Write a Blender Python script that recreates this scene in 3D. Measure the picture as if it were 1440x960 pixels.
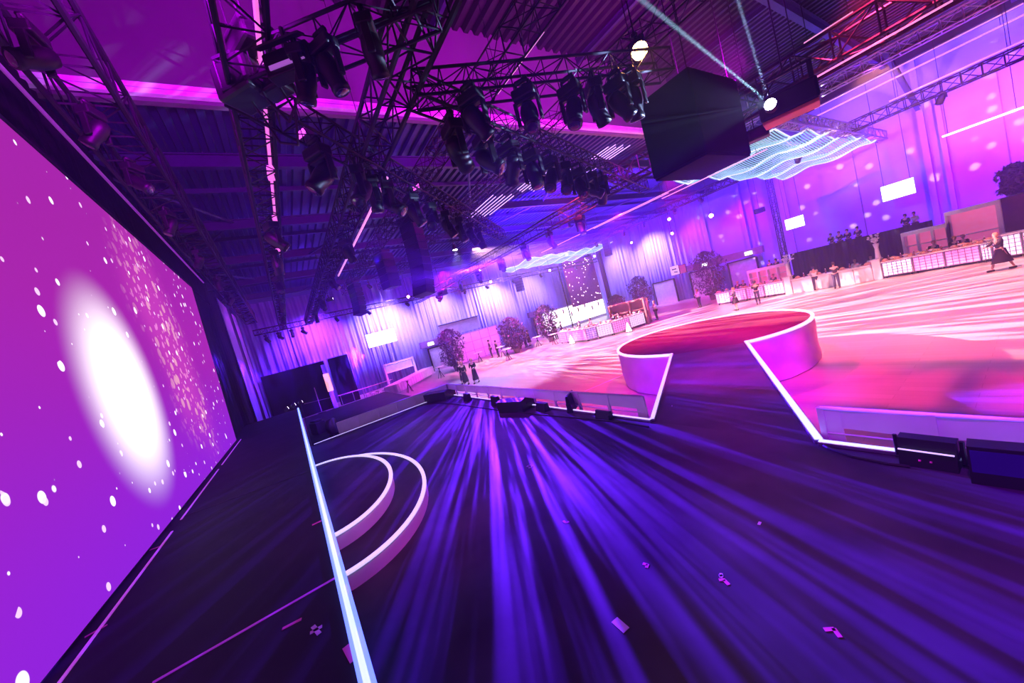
import bpy, bmesh, math, random
from mathutils import Vector, Matrix
random.seed(7)
SC = bpy.context.scene; COL = SC.collection
for o in list(bpy.data.objects): bpy.data.objects.remove(o)
# ------------------------------------------------------------------ camera
CZ = 4.2                                   # eye height over the hall floor
F = 500.0; HS = -0.272; HY = 526 - HS*(407-720)
def _basis():
    p1 = Vector((0, HY-480, F)); p2 = Vector((100, HY-480+HS*100, F))
    n = p1.cross(p2).normalized()
    if n.y > 0: n = -n
    A = Vector((407-720, 526-480, F)); A = (A - n*A.dot(n)).normalized()
    Y = n.cross(A)
    if Y.x < 0: Y = -Y
    return -A, Y, n                        # world X, Y, Z as photo-camera vectors (x right, y down, z forward)
BX, BY, BZ = _basis()
def ray(px, py):
    d = Vector((px-720, py-480, F)); return Vector((d.dot(BX), d.dot(BY), d.dot(BZ)))
def at(px, py, x=None, y=None, z=None):    # point of the hall seen at a pixel, on a known plane
    d = ray(px, py)
    t = (x/d.x) if x is not None else (y/d.y) if y is not None else ((z-CZ)/d.z)
    return Vector((d.x*t, d.y*t, CZ + d.z*t))
cam = bpy.data.cameras.new('camera'); co = bpy.data.objects.new('camera', cam); COL.objects.link(co)
cam.sensor_width = 36; cam.lens = F/1440*36; cam.clip_start = .05; cam.clip_end = 300
M = Matrix(((BX.x, -BX.y, -BX.z), (BY.x, -BY.y, -BY.z), (BZ.x, -BZ.y, -BZ.z)))
co.matrix_world = Matrix.Translation((0, 0, CZ)) @ M.to_4x4()
SC.camera = co
HAZE = .0026
# ------------------------------------------------------------------ world, exposure
w = bpy.data.worlds.new('world'); SC.world = w; w.use_nodes = True
w.node_tree.nodes['Background'].inputs[0].default_value = (.02, .0, .06, 1)
w.node_tree.nodes['Background'].inputs[1].default_value = .3
vsn = w.node_tree.nodes.new('ShaderNodeVolumeScatter'); vsn.inputs['Density'].default_value = HAZE; vsn.inputs['Anisotropy'].default_value = .3
w.node_tree.links.new(vsn.outputs[0], w.node_tree.nodes['World Output'].inputs['Volume'])   # the thin smoke in the hall's air
SC.view_settings.view_transform = 'Standard'; SC.view_settings.look = 'None'
SC.view_settings.gamma = 1; SC.view_settings.exposure = 0; SC.view_settings.use_curve_mapping = False
# ------------------------------------------------------------------ the rig's own light
def lamp(kind, name, loc, col, energy, target=None, size=.1, angle=60, blend=.5, area=None):
    l = bpy.data.lights.new(name, kind); l.color = col; l.energy = energy
    if kind == 'SPOT': l.spot_size = math.radians(angle); l.spot_blend = blend; l.shadow_soft_size = size
    elif kind == 'POINT': l.shadow_soft_size = size
    o = bpy.data.objects.new(name, l); COL.objects.link(o); o.location = loc
    if target is not None:
        o.rotation_euler = (Vector(target)-Vector(loc)).to_track_quat('-Z', 'Y').to_euler()
    return o
def N(nt, t, **k):
    n = nt.nodes.new(t)
    for a, b in k.items():
        if a.startswith('i_'): n.inputs[int(a[2:])].default_value = b
        else: setattr(n, a, b)
    return n
def mth(nt, op, a, b=None, clamp=False):
    n = nt.nodes.new('ShaderNodeMath'); n.operation = op; n.use_clamp = clamp
    for i, v in enumerate((a, b)):
        if v is None: continue
        if isinstance(v, (int, float)): n.inputs[i].default_value = v
        else: nt.links.new(v, n.inputs[i])
    return n.outputs[0]
def gobo_dir(nt):
    """direction of the ray leaving the lamp in the lamp's own frame, per unit of drop"""
    tc = N(nt, 'ShaderNodeTexCoord'); sp = N(nt, 'ShaderNodeSeparateXYZ')
    nt.links.new(tc.outputs['Normal'], sp.inputs[0])
    dz = mth(nt, 'MAXIMUM', mth(nt, 'ABSOLUTE', sp.outputs[2]), .02)
    return mth(nt, 'DIVIDE', sp.outputs[0], dz), mth(nt, 'DIVIDE', sp.outputs[1], dz), sp
def streak_lamp(name, loc, col, energy, freq, rfreq, lo, hi, mask, seed=0., floor=0., evn=1.3):
    """downward effect light whose glass throws fans of long streaks"""
    K = 30.    # raises the power so sampling favours this lamp; divided out again below
    o = lamp('SPOT', name, loc, col, energy*K, size=.02, angle=172, blend=.05)
    l = o.data; l.use_nodes = True; nt = l.node_tree; em = nt.nodes['Emission']
    u, v, sp = gobo_dir(nt)
    az = mth(nt, 'ARCTAN2', v, u)
    r = mth(nt, 'SQRT', mth(nt, 'ADD', mth(nt, 'MULTIPLY', u, u), mth(nt, 'MULTIPLY', v, v)))
    cb = N(nt, 'ShaderNodeCombineXYZ')
    nt.links.new(mth(nt, 'MULTIPLY', az, freq), cb.inputs[0])
    nt.links.new(mth(nt, 'MULTIPLY', mth(nt, 'LOGARITHM', mth(nt, 'ADD', r, .1), 2.7), rfreq), cb.inputs[1])
    cb.inputs[2].default_value = seed
    nz = N(nt, 'ShaderNodeTexNoise'); nz.inputs['Scale'].default_value = 1; nz.inputs['Detail'].default_value = 3.5
    nz.inputs['Roughness'].default_value = .6
    nt.links.new(cb.outputs[0], nz.inputs['Vector'])
    mr = N(nt, 'ShaderNodeMapRange'); mr.interpolation_type = 'SMOOTHSTEP'
    mr.inputs[1].default_value = lo; mr.inputs[2].default_value = hi; mr.inputs[3].default_value = floor
    nt.links.new(nz.outputs['Fac'], mr.inputs[0])
    # even the fall-off out: lens gives more light to the far rays
    g = mth(nt, 'POWER', mth(nt, 'ADD', 1., mth(nt, 'MULTIPLY', r, r)), evn)
    st = mth(nt, 'MULTIPLY', mth(nt, 'MULTIPLY', mr.outputs[0], mth(nt, 'DIVIDE', g, K)), mask(nt, u, v))
    nt.links.new(st, em.inputs['Strength'])
    em.inputs['Color'].default_value = (1, 1, 1, 1)
    return o
def sstep(nt, x, a, b):
    mr = N(nt, 'ShaderNodeMapRange'); mr.interpolation_type = 'SMOOTHSTEP'
    nt.links.new(x, mr.inputs[0]); mr.inputs[1].default_value = a; mr.inputs[2].default_value = b
    return mr.outputs[0]
#--LIGHTS--
def stage_mask(nt, u, v):
    # shutters: only the stage deck and the catwalk
    lim = mth(nt, 'ADD', v, mth(nt, 'MULTIPLY', mth(nt, 'MAXIMUM', mth(nt, 'SUBTRACT', u, 1.2), 0), -.9))
    m = mth(nt, 'SUBTRACT', 1, sstep(nt, lim, -.62, -.54))
    return mth(nt, 'MULTIPLY', m, mth(nt, 'ADD', .12, sstep(nt, v, -1.8, -.8)))
streak_lamp('effect_light_stage', (-17.6, 9, 7.15), (.11, .010, 1), 10500, 62, 2.2, .44, .68, stage_mask, 6.4, .03)
def hall_mask(nt, u, v):
    a = sstep(nt, mth(nt, 'ADD', v, mth(nt, 'MULTIPLY', u, -.05)), -.50, .15)
    r = mth(nt, 'SQRT', mth(nt,'ADD', mth(nt,'MULTIPLY',u,u), mth(nt,'MULTIPLY',v,v)))
    m = mth(nt, 'MULTIPLY', a, mth(nt, 'SUBTRACT', 1, mth(nt, 'MULTIPLY', sstep(nt, r, 1.6, 3.6), .8)))
    m = mth(nt, 'MULTIPLY', m, mth(nt, 'SUBTRACT', 1, sstep(nt, v, 1.55, 1.9)))
    m = mth(nt, 'MULTIPLY', m, mth(nt, 'SUBTRACT', 1, sstep(nt, u, 3.4, 3.8)))
    return mth(nt, 'MULTIPLY', m, sstep(nt, u, -1.1, -.6))
streak_lamp('effect_light_hall', (-27, 15.5, 10.5), (1, .48, .56), 38000, 60, 5, .46, .60, hall_mask, 9.7, .0)
# washes of the hall's lamps
def wash(loc, tgt, col, e, ang=60, blend=.6, size=.15): return lamp('SPOT', 'wash_light', loc, col, e, tgt, size, ang, blend)
def shuttered(loc, col, e, box, soft=.08, evn=1.2):
    """downward flood with four shutters; box = the rectangle of hall floor it is set to (x0, x1, y0, y1)"""
    o = lamp('SPOT', 'flood_light', loc, col, e*3, size=.08, angle=170, blend=.1)
    l = o.data; l.use_nodes = True; nt = l.node_tree; em = nt.nodes['Emission']; u, v, sp = gobo_dir(nt); h = loc[2]
    x0, x1, y0, y1 = box; f = lambda c, o_: (c-o_)/h
    m = mth(nt, 'MULTIPLY', mth(nt, 'MULTIPLY', sstep(nt, u, f(x0, loc[0])-soft, f(x0, loc[0])+soft), mth(nt, 'SUBTRACT', 1, sstep(nt, u, f(x1, loc[0])-soft, f(x1, loc[0])+soft))),
            mth(nt, 'MULTIPLY', sstep(nt, v, f(y0, loc[1])-soft, f(y0, loc[1])+soft), mth(nt, 'SUBTRACT', 1, sstep(nt, v, f(y1, loc[1])-soft, f(y1, loc[1])+soft))))
    g = mth(nt, 'POWER', mth(nt, 'ADD', 1., mth(nt, 'ADD', mth(nt, 'MULTIPLY', u, u), mth(nt, 'MULTIPLY', v, v))), evn)
    nt.links.new(mth(nt, 'MULTIPLY', m, mth(nt, 'DIVIDE', g, 3.)), em.inputs['Strength']); em.inputs['Color'].default_value = (1, 1, 1, 1); return o
PINK = (1, .015, .20); MAG = (.75, .004, .85); VIO = (.26, .03, 1); LAV = (.32, .19, 1); BLU = (.10, .01, 1)
shuttered((-2, 14, 10.5), (1, .03, .15), 7500, (-7, 8, 6.5, 22), .1)           # pink floor right of the runway
shuttered((-13, 13, 10.5), (1, .04, .17), 5500, (-20, -8.5, 6.8, 20), .15)     # pink floor left of the runway
shuttered((-4, 24, 10.5), (1, .28, .26), 10000, (-15, 10, 15, 34), .25)         # bright floor before the bars
shuttered((-20, 26, 10.5), (1, .02, .45), 7000, (-33, -12, 17, 44), .3)
shuttered((-31, 14, 9.8), (.9, .01, .75), 8000, (-41, -22, 3, 30), .3)
shuttered((-9.5, 16.5, 8.6), (1, .0, .18), 11000, (-11.9, -3.6, 11.2, 17.6), .22)               # crimson on the round stage
wash((-1.5, 6.2, 8.2), (-6, 10.6, .6), (.42, .0, 1), 9000, 44, .8)              # violet on the skirts
for y, c, e in ((3.5, VIO, 16000), (10.5, LAV, 24000), (17, LAV, 15000), (24.5, LAV, 26000), (31, LAV, 24000), (38, (.75, .03, .8), 1800)):
    wash((-37.2, y, 10.2), (-42, y-.5, 4.2), c, e, 92, 1)
for x, c, e in ((-36, LAV, 9000), (-30, LAV, 15000), (-24, (.6, .03, .9), 2800), (-19, (.8, .01, .75), 3500)):
    wash((x, 40.8, 10.5), (x+.3, 45, 5.0), c, e, 92, 1)
for x, c, e in ((-13, (.26, .01, 1), 15000), (-7, (.22, .01, 1), 15000), (-1, (.55, .005, .9), 14000), (4, (.9, .0, .65), 9000)):
    wash((x, 38, 11.5), (x, 45, 5.5), c, e, 115, 1)
wash((-9, 38, 9.5), (-8, 45, 13), (.24, .06, 1), 12000, 120)
wash((-1, 38, 9.5), (0, 45, 13), (.26, .08, 1), 13000, 120)
wash((-4, 0, 8.8), (-12.5, 2, 14.5), (.40, .0, .60), 10000, 110)      # up on the pink bulkhead
wash((-4, 12, 8.8), (-12.5, 12, 14.5), (.50, .0, .60), 16000, 110)
wash((-22, 17, 8.0), (-23, 21, 12.2), (.12, .008, 1), 42000, 120)      # blue into the low roof
wash((-30, 26, 8.0), (-30, 28, 12.2), (.16, .01, 1), 16000, 130)
wash((-34, 6, 8.0), (-34, 6, 12.2), (.4, .01, .9), 500, 130)
wash((-19, 5, 8.6), (-20, 8, 12.2), (.04, .005, 1), 120, 130)
wash((0, 2.2, 7.8), (-1, 5.7, 1.7), (.45, .0, 1), 1500, 62, .9)     # violet on the cloth guard rails
wash((-10, 2.5, 7.8), (-10, 5.7, 1.7), (.45, .0, 1), 1500, 85, .9)
wash((-3, 30, 9.0), (-4, 36, 16), (.14, .01, 1), 1500, 130)
wash((-1.5, 4.2, 8.3), (-6.0, .9, 1.5), (.8, .04, .8), 1300, 30, .9)          # magenta on the step risers
# ------------------------------------------------------------------ materials
def mat(name, col, rough=.6, metal=0., var=.12, scale=3., emit=None, estr=0., bump=0., spec=.5):
    m = bpy.data.materials.new(name); m.use_nodes = True; nt = m.node_tree; b = nt.nodes['Principled BSDF']
    nz = N(nt, 'ShaderNodeTexNoise'); nz.inputs['Scale'].default_value = scale; nz.inputs['Detail'].default_value = 3
    tc = N(nt, 'ShaderNodeTexCoord'); nt.links.new(tc.outputs['Object'], nz.inputs['Vector'])
    cr = N(nt, 'ShaderNodeValToRGB')
    cr.color_ramp.elements[0].position = .3; cr.color_ramp.elements[1].position = .7
    cr.color_ramp.elements[0].color = (*[c*(1-var) for c in col], 1)
    cr.color_ramp.elements[1].color = (*[min(1, c*(1+var)) for c in col], 1)
    nt.links.new(nz.outputs['Fac'], cr.inputs[0]); nt.links.new(cr.outputs[0], b.inputs['Base Color'])
    b.inputs['Roughness'].default_value = rough; b.inputs['Metallic'].default_value = metal
    b.inputs['Specular IOR Level'].default_value = spec
    if emit: b.inputs['Emission Color'].default_value = (*emit, 1); b.inputs['Emission Strength'].default_value = estr
    if bump:
        bp = N(nt, 'ShaderNodeBump'); bp.inputs['Strength'].default_value = bump; bp.inputs['Distance'].default_value = .02
        nt.links.new(nz.outputs['Fac'], bp.inputs['Height']); nt.links.new(bp.outputs[0], b.inputs['Normal'])
    return m
BLK = mat('black_paint', (.008, .008, .010), .5)
BLKM = mat('black_cloth', (.008, .007, .012), .95, spec=.1)
TRUSS = mat('dark_truss_metal', (.010, .008, .016), .6, .3)
ALU = mat('aluminium', (.55, .55, .6), .3, .9)
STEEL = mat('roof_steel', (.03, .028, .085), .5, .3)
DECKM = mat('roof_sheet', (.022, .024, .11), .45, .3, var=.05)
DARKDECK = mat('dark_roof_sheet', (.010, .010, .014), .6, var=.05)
BULK = mat('painted_board_wall', (.13, .12, .14), .8, var=.06, scale=.6)
TRIMM = mat('pale_trim', (.9, .88, .9), .5, emit=(1, .12, .6), estr=0.0)
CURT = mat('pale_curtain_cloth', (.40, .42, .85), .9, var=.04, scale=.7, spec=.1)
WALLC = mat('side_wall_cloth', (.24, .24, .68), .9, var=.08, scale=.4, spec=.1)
SKIRT = mat('white_skirt_cloth', (.82, .8, .84), .85, var=.05, scale=2, bump=.25, spec=.2)
STAGEM = mat('black_stage_deck', (.055, .052, .065), .5, var=.35, scale=1.2, spec=.12)
UPPERM = mat('black_upper_deck', (.022, .020, .03), .7, var=.25, scale=1.5, spec=.15)
ROUNDM = mat('dark_plum_deck', (.10, .05, .06), .8, var=.15, scale=2, spec=.1)  # lighter and redder than the main stage deck
CARPET = mat('red_carpet', (.45, .10, .13), .75, var=.15, scale=2)
WHITE = mat('white_laminate', (.85, .84, .86), .4, var=.04)
LEDW = mat('led_strip_light', (.6, .7, 1), .4, emit=(.30, .38, 1), estr=2.5)
LEDS = mat('led_edge_light', (.9, .85, 1), .4, emit=(.60, .52, 1), estr=1.15)
LEDP = mat('led_edge_light_far', (.9, .85, 1), .4, emit=(.9, .6, 1), estr=1.5)
TAPEW = mat('pale_violet_tape', (.85, .6, .95), .6, var=.05)
TAPEP = mat('pink_tape', (.95, .10, .45), .6, var=.05)
SCRW = mat('lit_white_screen', (.9, .9, .9), .5, emit=(1, .97, 1), estr=3)
LENSP = mat('pink_lamp_glass', (.9, .3, .5), .3, emit=(1, .35, .6), estr=30)
LENSW = mat('white_lamp_glass', (.9, .9, 1), .3, emit=(.75, .75, 1), estr=60)
LENSA = mat('amber_lamp_glass', (.9, .6, .3), .3, emit=(1, .45, .12), estr=60)
GLASS = mat('dark_lens_glass', (.03, .02, .05), .08, spec=1)
AMB = mat('orange_plastic', (.8, .22, .10), .5)
SKIN = mat('skin', (.62, .36, .28), .6, var=.05); HAIRD = mat('dark_hair', (.04, .02, .02), .7); HAIRB = mat('fair_hair', (.5, .25, .15), .7)
CLK = mat('black_fabric', (.03, .018, .03), .9); CLW = mat('white_fabric', (.8, .78, .8), .9); JEAN = mat('dark_denim', (.06, .06, .12), .85)
LEAF = mat('dark_foliage', (.10, .04, .12), .7, var=.4, scale=6); POT = mat('planter_grey', (.2, .18, .2), .6)
DOORM = mat('pale_door', (.5, .48, .54), .5); FOOD = mat('food_on_trays', (.75, .4, .25), .6, var=.5, scale=25)
ORG = mat('warm_wood_box', (.30, .12, .10), .5); EXITM = mat('lit_exit_sign', (.8, 1, .8), .4, emit=(.8, 1, .75), estr=4)
STARW = mat('little_lit_stars', (1, 1, 1), .4, emit=(1, .8, 1), estr=6)
BANNER = mat('plum_banner_cloth', (.30, .05, .16), .85)
FLOWER = mat('white_flowers', (.9, .82, .8), .7, var=.2, scale=20)
def floor_mat():
    m = bpy.data.materials.new('hall_parquet'); m.use_nodes = True; nt = m.node_tree; b = nt.nodes['Principled BSDF']
    tc = N(nt, 'ShaderNodeTexCoord'); br = N(nt, 'ShaderNodeTexBrick'); nt.links.new(tc.outputs['Object'], br.inputs['Vector'])
    br.inputs['Color1'].default_value = (.50, .42, .38, 1); br.inputs['Color2'].default_value = (.43, .35, .31, 1)
    br.inputs['Mortar'].default_value = (.35, .27, .25, 1); br.inputs['Scale'].default_value = 1
    br.inputs['Mortar Size'].default_value = .006; br.inputs['Brick Width'].default_value = 2.4; br.inputs['Row Height'].default_value = .3
    nt.links.new(br.outputs[0], b.inputs['Base Color']); b.inputs['Roughness'].default_value = .38
    return m
FLOORM = floor_mat()
def screen_mat():
    """the picture the screen shows: violet ground, a big soft white glow, sparkling dots and a comet of pink confetti"""
    m = bpy.data.materials.new('screen_picture'); m.use_nodes = True; nt = m.node_tree
    nt.nodes.remove(nt.nodes['Principled BSDF']); out = nt.nodes['Material Output']; em = N(nt, 'ShaderNodeEmission')
    nt.links.new(em.outputs[0], out.inputs[0])
    tc = N(nt, 'ShaderNodeTexCoord'); sp = N(nt, 'ShaderNodeSeparateXYZ'); nt.links.new(tc.outputs['Object'], sp.inputs[0])
    X, Z = sp.outputs[0], sp.outputs[2]                       # metres on the screen
    def ell(cx, cz, rx, rz, p=2):
        a = mth(nt, 'DIVIDE', mth(nt, 'SUBTRACT', X, cx), rx); c = mth(nt, 'DIVIDE', mth(nt, 'SUBTRACT', Z, cz), rz)
        return mth(nt, 'ADD', mth(nt, 'MULTIPLY', a, a), mth(nt, 'MULTIPLY', c, c))
    def mix(f, a, b):
        n = N(nt, 'ShaderNodeMix'); n.data_type = 'RGBA'
        nt.links.new(f, n.inputs['Factor'])
        for s, v in (('A', a), ('B', b)):
            i = [q for q in n.inputs if q.name == s and q.type == 'RGBA'][0]
            if isinstance(v, tuple): i.default_value = (*v, 1)
            else: nt.links.new(v, i)
        return [q for q in n.outputs if q.type == 'RGBA'][0]
    g = sstep(nt, Z, 1.5, 6.5)
    base = mix(g, (.30, .018, .78), (.42, .02, .42))
    def dots(scale, thr, rad, seed):
        v = N(nt, 'ShaderNodeTexVoronoi'); v.inputs['Scale'].default_value = scale
        mp = N(nt, 'ShaderNodeMapping'); mp.inputs['Location'].default_value = (seed, 0, seed*1.7)
        cb = N(nt, 'ShaderNodeCombineXYZ'); nt.links.new(X, cb.inputs[0]); nt.links.new(Z, cb.inputs[2])
        nt.links.new(cb.outputs[0], mp.inputs[0]); nt.links.new(mp.outputs[0], v.inputs['Vector'])
        sc = N(nt, 'ShaderNodeSeparateColor'); nt.links.new(v.outputs['Color'], sc.inputs[0])
        keep = mth(nt, 'GREATER_THAN', sc.outputs[0], thr)
        rr = mth(nt, 'MULTIPLY', mth(nt, 'ADD', sc.outputs[1], .35), rad)
        d = sstep(nt, mth(nt, 'SUBTRACT', rr, v.outputs['Distance']), 0, .05)
        return mth(nt, 'MULTIPLY', d, keep)
    # comet of confetti: an arc round the glow
    dx = mth(nt, 'SUBTRACT', SCX, X); dzz = mth(nt, 'SUBTRACT', Z, SCZ)
    rr0 = mth(nt, 'SQRT', mth(nt, 'ADD', mth(nt, 'MULTIPLY', dx, dx), mth(nt, 'MULTIPLY', dzz, dzz)))
    an = mth(nt, 'ARCTAN2', dzz, dx)
    band = mth(nt, 'MULTIPLY', sstep(nt, rr0, 2.3, 3.8), mth(nt, 'SUBTRACT', 1, sstep(nt, rr0, 4.8, 7.2)))
    band = mth(nt, 'MULTIPLY', band, mth(nt, 'MULTIPLY', sstep(nt, an, -.55, -.05), mth(nt, 'SUBTRACT', 1, sstep(nt, an, .6, 1.15))))
    c1 = mth(nt, 'MULTIPLY', dots(3.6, .25, .42, 2.), band)
    c2 = mth(nt, 'MULTIPLY', dots(5.5, .45, .40, 8.), band)
    col = mix(mth(nt, 'MULTIPLY', band, .35), base, (.95, .10, .65))
    col = mix(c2, col, (.95, .25, .75)); col = mix(mth(nt, 'MULTIPLY', c1, .8), col, (1., .45, .62))
    col = mix(dots(3.6, .72, .24, 5.), col, (1.5, 1.3, 1.6)); col = mix(mth(nt, 'MULTIPLY', dots(5.5, .88, .25, 3.), .8), col, (1.3, .9, 1.4))
    gl = mth(nt, 'SUBTRACT', 1, sstep(nt, mth(nt, 'SQRT', ell(SCX, SCZ, 1.5, 1.75)), .2, 1.35))
    col = mix(gl, col, (2.1, 1.95, 2.0))
    nt.links.new(col, em.inputs['Color']); em.inputs['Strength'].default_value = .95
    return m
SCX, SCZ = 9.65, 4.7                        # centre of the glow on the screen, set with the screen below
# ------------------------------------------------------------------ mesh helpers
class MB:
    def __init__(s): s.v = []; s.f = []; s.sm = []
    def add(s, vs, fs, smooth=False):
        n = len(s.v); s.v += [tuple(v) for v in vs]; s.f += [tuple(n+i for i in f) for f in fs]; s.sm += [smooth]*len(fs); return s
    def box(s, c, d, rot=None, bev=0.):
        hx, hy, hz = d[0]/2, d[1]/2, d[2]/2; R = rot or Matrix.Identity(3)
        if bev:
            b = min(bev, hx*.9, hy*.9, hz*.9); bm = bmesh.new(); bmesh.ops.create_cube(bm, size=1)
            for v in bm.verts: v.co = Vector((v.co.x*d[0], v.co.y*d[1], v.co.z*d[2]))
            bmesh.ops.bevel(bm, geom=bm.edges[:], offset=b, segments=2, affect='EDGES', profile=.5)
            bm.verts.ensure_lookup_table()
            s.add([Vector(c)+R@v.co for v in bm.verts], [[v.index for v in f.verts] for f in bm.faces]); bm.free(); return s
        p = [Vector(c)+R@Vector((x*hx, y*hy, z*hz)) for x in (-1, 1) for y in (-1, 1) for z in (-1, 1)]
        return s.add(p, [(0,1,3,2), (4,6,7,5), (0,4,5,1), (2,3,7,6), (0,2,6,4), (1,5,7,3)])
    def tube(s, a, b, r, n=6, r2=None):
        a, b = Vector(a), Vector(b); d = (b-a)
        if d.length < 1e-6: return s
        q = d.to_track_quat('Z', 'Y').to_matrix(); r2 = r if r2 is None else r2; vs = []
        for p, rr in ((a, r), (b, r2)):
            for i in range(n):
                t = 2*math.pi*i/n; vs.append(p + q@Vector((rr*math.cos(t), rr*math.sin(t), 0)))
        fs = [(i, (i+1) % n, n+(i+1) % n, n+i) for i in range(n)] + [tuple(reversed(range(n))), tuple(range(n, 2*n))]
        return s.add(vs, fs, n > 6)
    def path(s, pts, r, n=6):
        for a, b in zip(pts, pts[1:]): s.tube(a, b, r, n)
        return s
    def lathe(s, prof, n=16, c=(0, 0, 0), sx=1, sy=1, rot=None):
        vs = []; fs = []; R = rot or Matrix.Identity(3); c = Vector(c)
        for r, z in prof:
            for i in range(n):
                t = 2*math.pi*i/n; vs.append(c + R@Vector((r*sx*math.cos(t), r*sy*math.sin(t), z)))
        for k in range(len(prof)-1):
            for i in range(n):
                j = (i+1) % n; fs.append((k*n+i, k*n+j, (k+1)*n+j, (k+1)*n+i))
        fs.append(tuple(reversed(range(n)))); fs.append(tuple((len(prof)-1)*n+i for i in range(n)))
        return s.add(vs, fs, True)
    def prism(s, poly, z0, z1):            # poly in xy
        n = len(poly); vs = [(x, y, z0) for x, y in poly] + [(x, y, z1) for x, y in poly]
        return s.add(vs, [tuple(reversed(range(n))), tuple(range(n, 2*n))] + [(i, (i+1) % n, n+(i+1) % n, n+i) for i in range(n)])
    def build(s, name, m, parent=None, loc=None):
        me = bpy.data.meshes.new(name); me.from_pydata(s.v, [], s.f); me.update()
        me.polygons.foreach_set('use_smooth', s.sm); me.materials.append(m)
        bm = bmesh.new(); bm.from_mesh(me); bmesh.ops.recalc_face_normals(bm, faces=bm.faces); bm.to_mesh(me); bm.free()
        o = bpy.data.objects.new(name, me); COL.objects.link(o)
        if parent: o.parent = parent
        if loc is not None: o.location = loc
        return o
def thing(name, label, cat, loc=(0, 0, 0), rz=0., group=None, rot=None):
    o = bpy.data.objects.new(name, None); COL.objects.link(o); o.location = loc; o.rotation_euler = (0, 0, rz)
    o.empty_display_size = .1
    if rot is not None: o.rotation_euler = rot
    o['label'] = label; o['category'] = cat
    if group: o['group'] = group
    return o
def tag(o, label, cat, group=None, kind=None):
    o['label'] = label; o['category'] = cat
    if group: o['group'] = group
    if kind: o['kind'] = kind
    return o
def struct(o): o['kind'] = 'structure'; return o
def kids(o): return [c for c in bpy.data.objects if c.parent == o]
def dup(root, loc=None, rz=None, label=None, group=None, tree=None):
    tree = tree or family(root)
    def cp(node, par):
        o, ch = node; c = o.copy(); COL.objects.link(c)
        if par: c.parent = par
        for g in ch: cp(g, c)
        return c
    c = cp(tree, None)
    if loc is not None: c.location = loc
    if rz is not None: c.rotation_euler = (0, 0, rz)
    if label: c['label'] = label
    if group: c['group'] = group
    return c
def family(o): return (o, [family(c) for c in kids(o)])
# ------------------------------------------------------------------ the hall
X0, X1, Y0, Y1 = -42.0, 14.0, -6.5, 45.0; ZL, ZH, XB = 12.2, 15.9, -12.5
struct(MB().box(((X0+X1)/2, (Y0+Y1)/2, -.1), (X1-X0+1, Y1-Y0+1, .2)).build('floor', FLOORM))
struct(MB().box((X0-.15, (Y0+Y1)/2, ZH/2), (.3, Y1-Y0, ZH+.8)).build('wall_end', WALLC))
struct(MB().box((X1+.15, (Y0+Y1)/2, ZH/2), (.3, Y1-Y0, ZH+.8)).build('wall_near', BLKM))
struct(MB().box(((X0+X1)/2, Y0-.15, ZH/2), (X1-X0, .3, ZH+.8)).build('wall_stage', BLKM))
sw = struct(MB().box(((X0+X1)/2, Y1+.15, ZH/2), (X1-X0, .3, ZH+.8)).build('wall_side', WALLC))
def corrugated(x0, x1, z, m, pitch=.42, h=.14, name='ceiling', y0=Y0, y1=Y1):
    ys = []; y = y0
    while y < y1:
        ys += [(y, 0), (y+pitch*.4, 0), (y+pitch*.5, h), (y+pitch*.9, h)]; y += pitch
    vs = [(x, yy, z+zz) for yy, zz in ys for x in (x0, x1)]
    b = MB().add(vs, [(2*i, 2*i+1, 2*i+3, 2*i+2) for i in range(len(ys)-1)])
    b.add([(x0, y0, z+.4), (x1, y0, z+.4), (x1, y1, z+.4), (x0, y1, z+.4)], [(0, 1, 2, 3)])
    return struct(b.build(name, m))
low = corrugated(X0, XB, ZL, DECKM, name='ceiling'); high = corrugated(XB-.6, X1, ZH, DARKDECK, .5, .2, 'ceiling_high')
bk = struct(MB().box((XB-.1, (Y0+Y1)/2, (ZL+ZH)/2+.15), (.2, Y1-Y0, ZH-ZL+.5)).build('wall_bulkhead', BULK))
for z, d in ((ZL+.06, .16), (ZL+.24, .12)):
    struct(MB().box((XB+.02+d/2, (Y0+Y1)/2, z), (d, Y1-Y0, .13)).build('trim', TRIMM))
def ibeam(b, a, c, h=.5, wd=.22):
    a, c = Vector(a), Vector(c); m_ = (a+c)/2; L = (c-a).length; R = (c-a).to_track_quat('X', 'Z').to_matrix()
    b.box(m_, (L, .04, h), R)
    for s in (-1, 1): b.box(m_+R@Vector((0, 0, s*h/2)), (L, wd, .04), R)
for x in (-15, -21, -27, -33, -39):        # frames of the low roof, each with slanting braces
    b = MB(); ibeam(b, (x, Y0, ZL-.42), (x, Y1, ZL-.42), .42); b.build('ceiling_beam', STEEL, low)
for x in (-18, -24, -30, -36):
    MB().box((x, (Y0+Y1)/2, ZL-.1), (.12, Y1-Y0, .18)).build('ceiling_purlin', STEEL, low)
for y in (-3.5, 3.2, 9.6, 16, 22.4, 28.8, 35.2):
    b = MB()
    for x in (-15, -27): b.tube((x, y, ZL-.55), (x-6, y+3.2, ZL-.3), .07); b.tube((x-6, y+3.2, ZL-.3), (x-12, y, ZL-.55), .07)
    b.build('ceiling_brace', STEEL, low)
for x in (-6.5, -.5, 5.5, 11.5):
    b = MB(); ibeam(b, (x, Y0, ZH-.5), (x, Y1, ZH-.5), .6, .3); b.build('ceiling_beam', STEEL, high)
for y in (8, 16, 24, 32, 40):
    b = MB(); ibeam(b, (XB, y, ZH-.2), (X1, y, ZH-.2), .25, .15); b.build('ceiling_purlin', STEEL, high)
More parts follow.
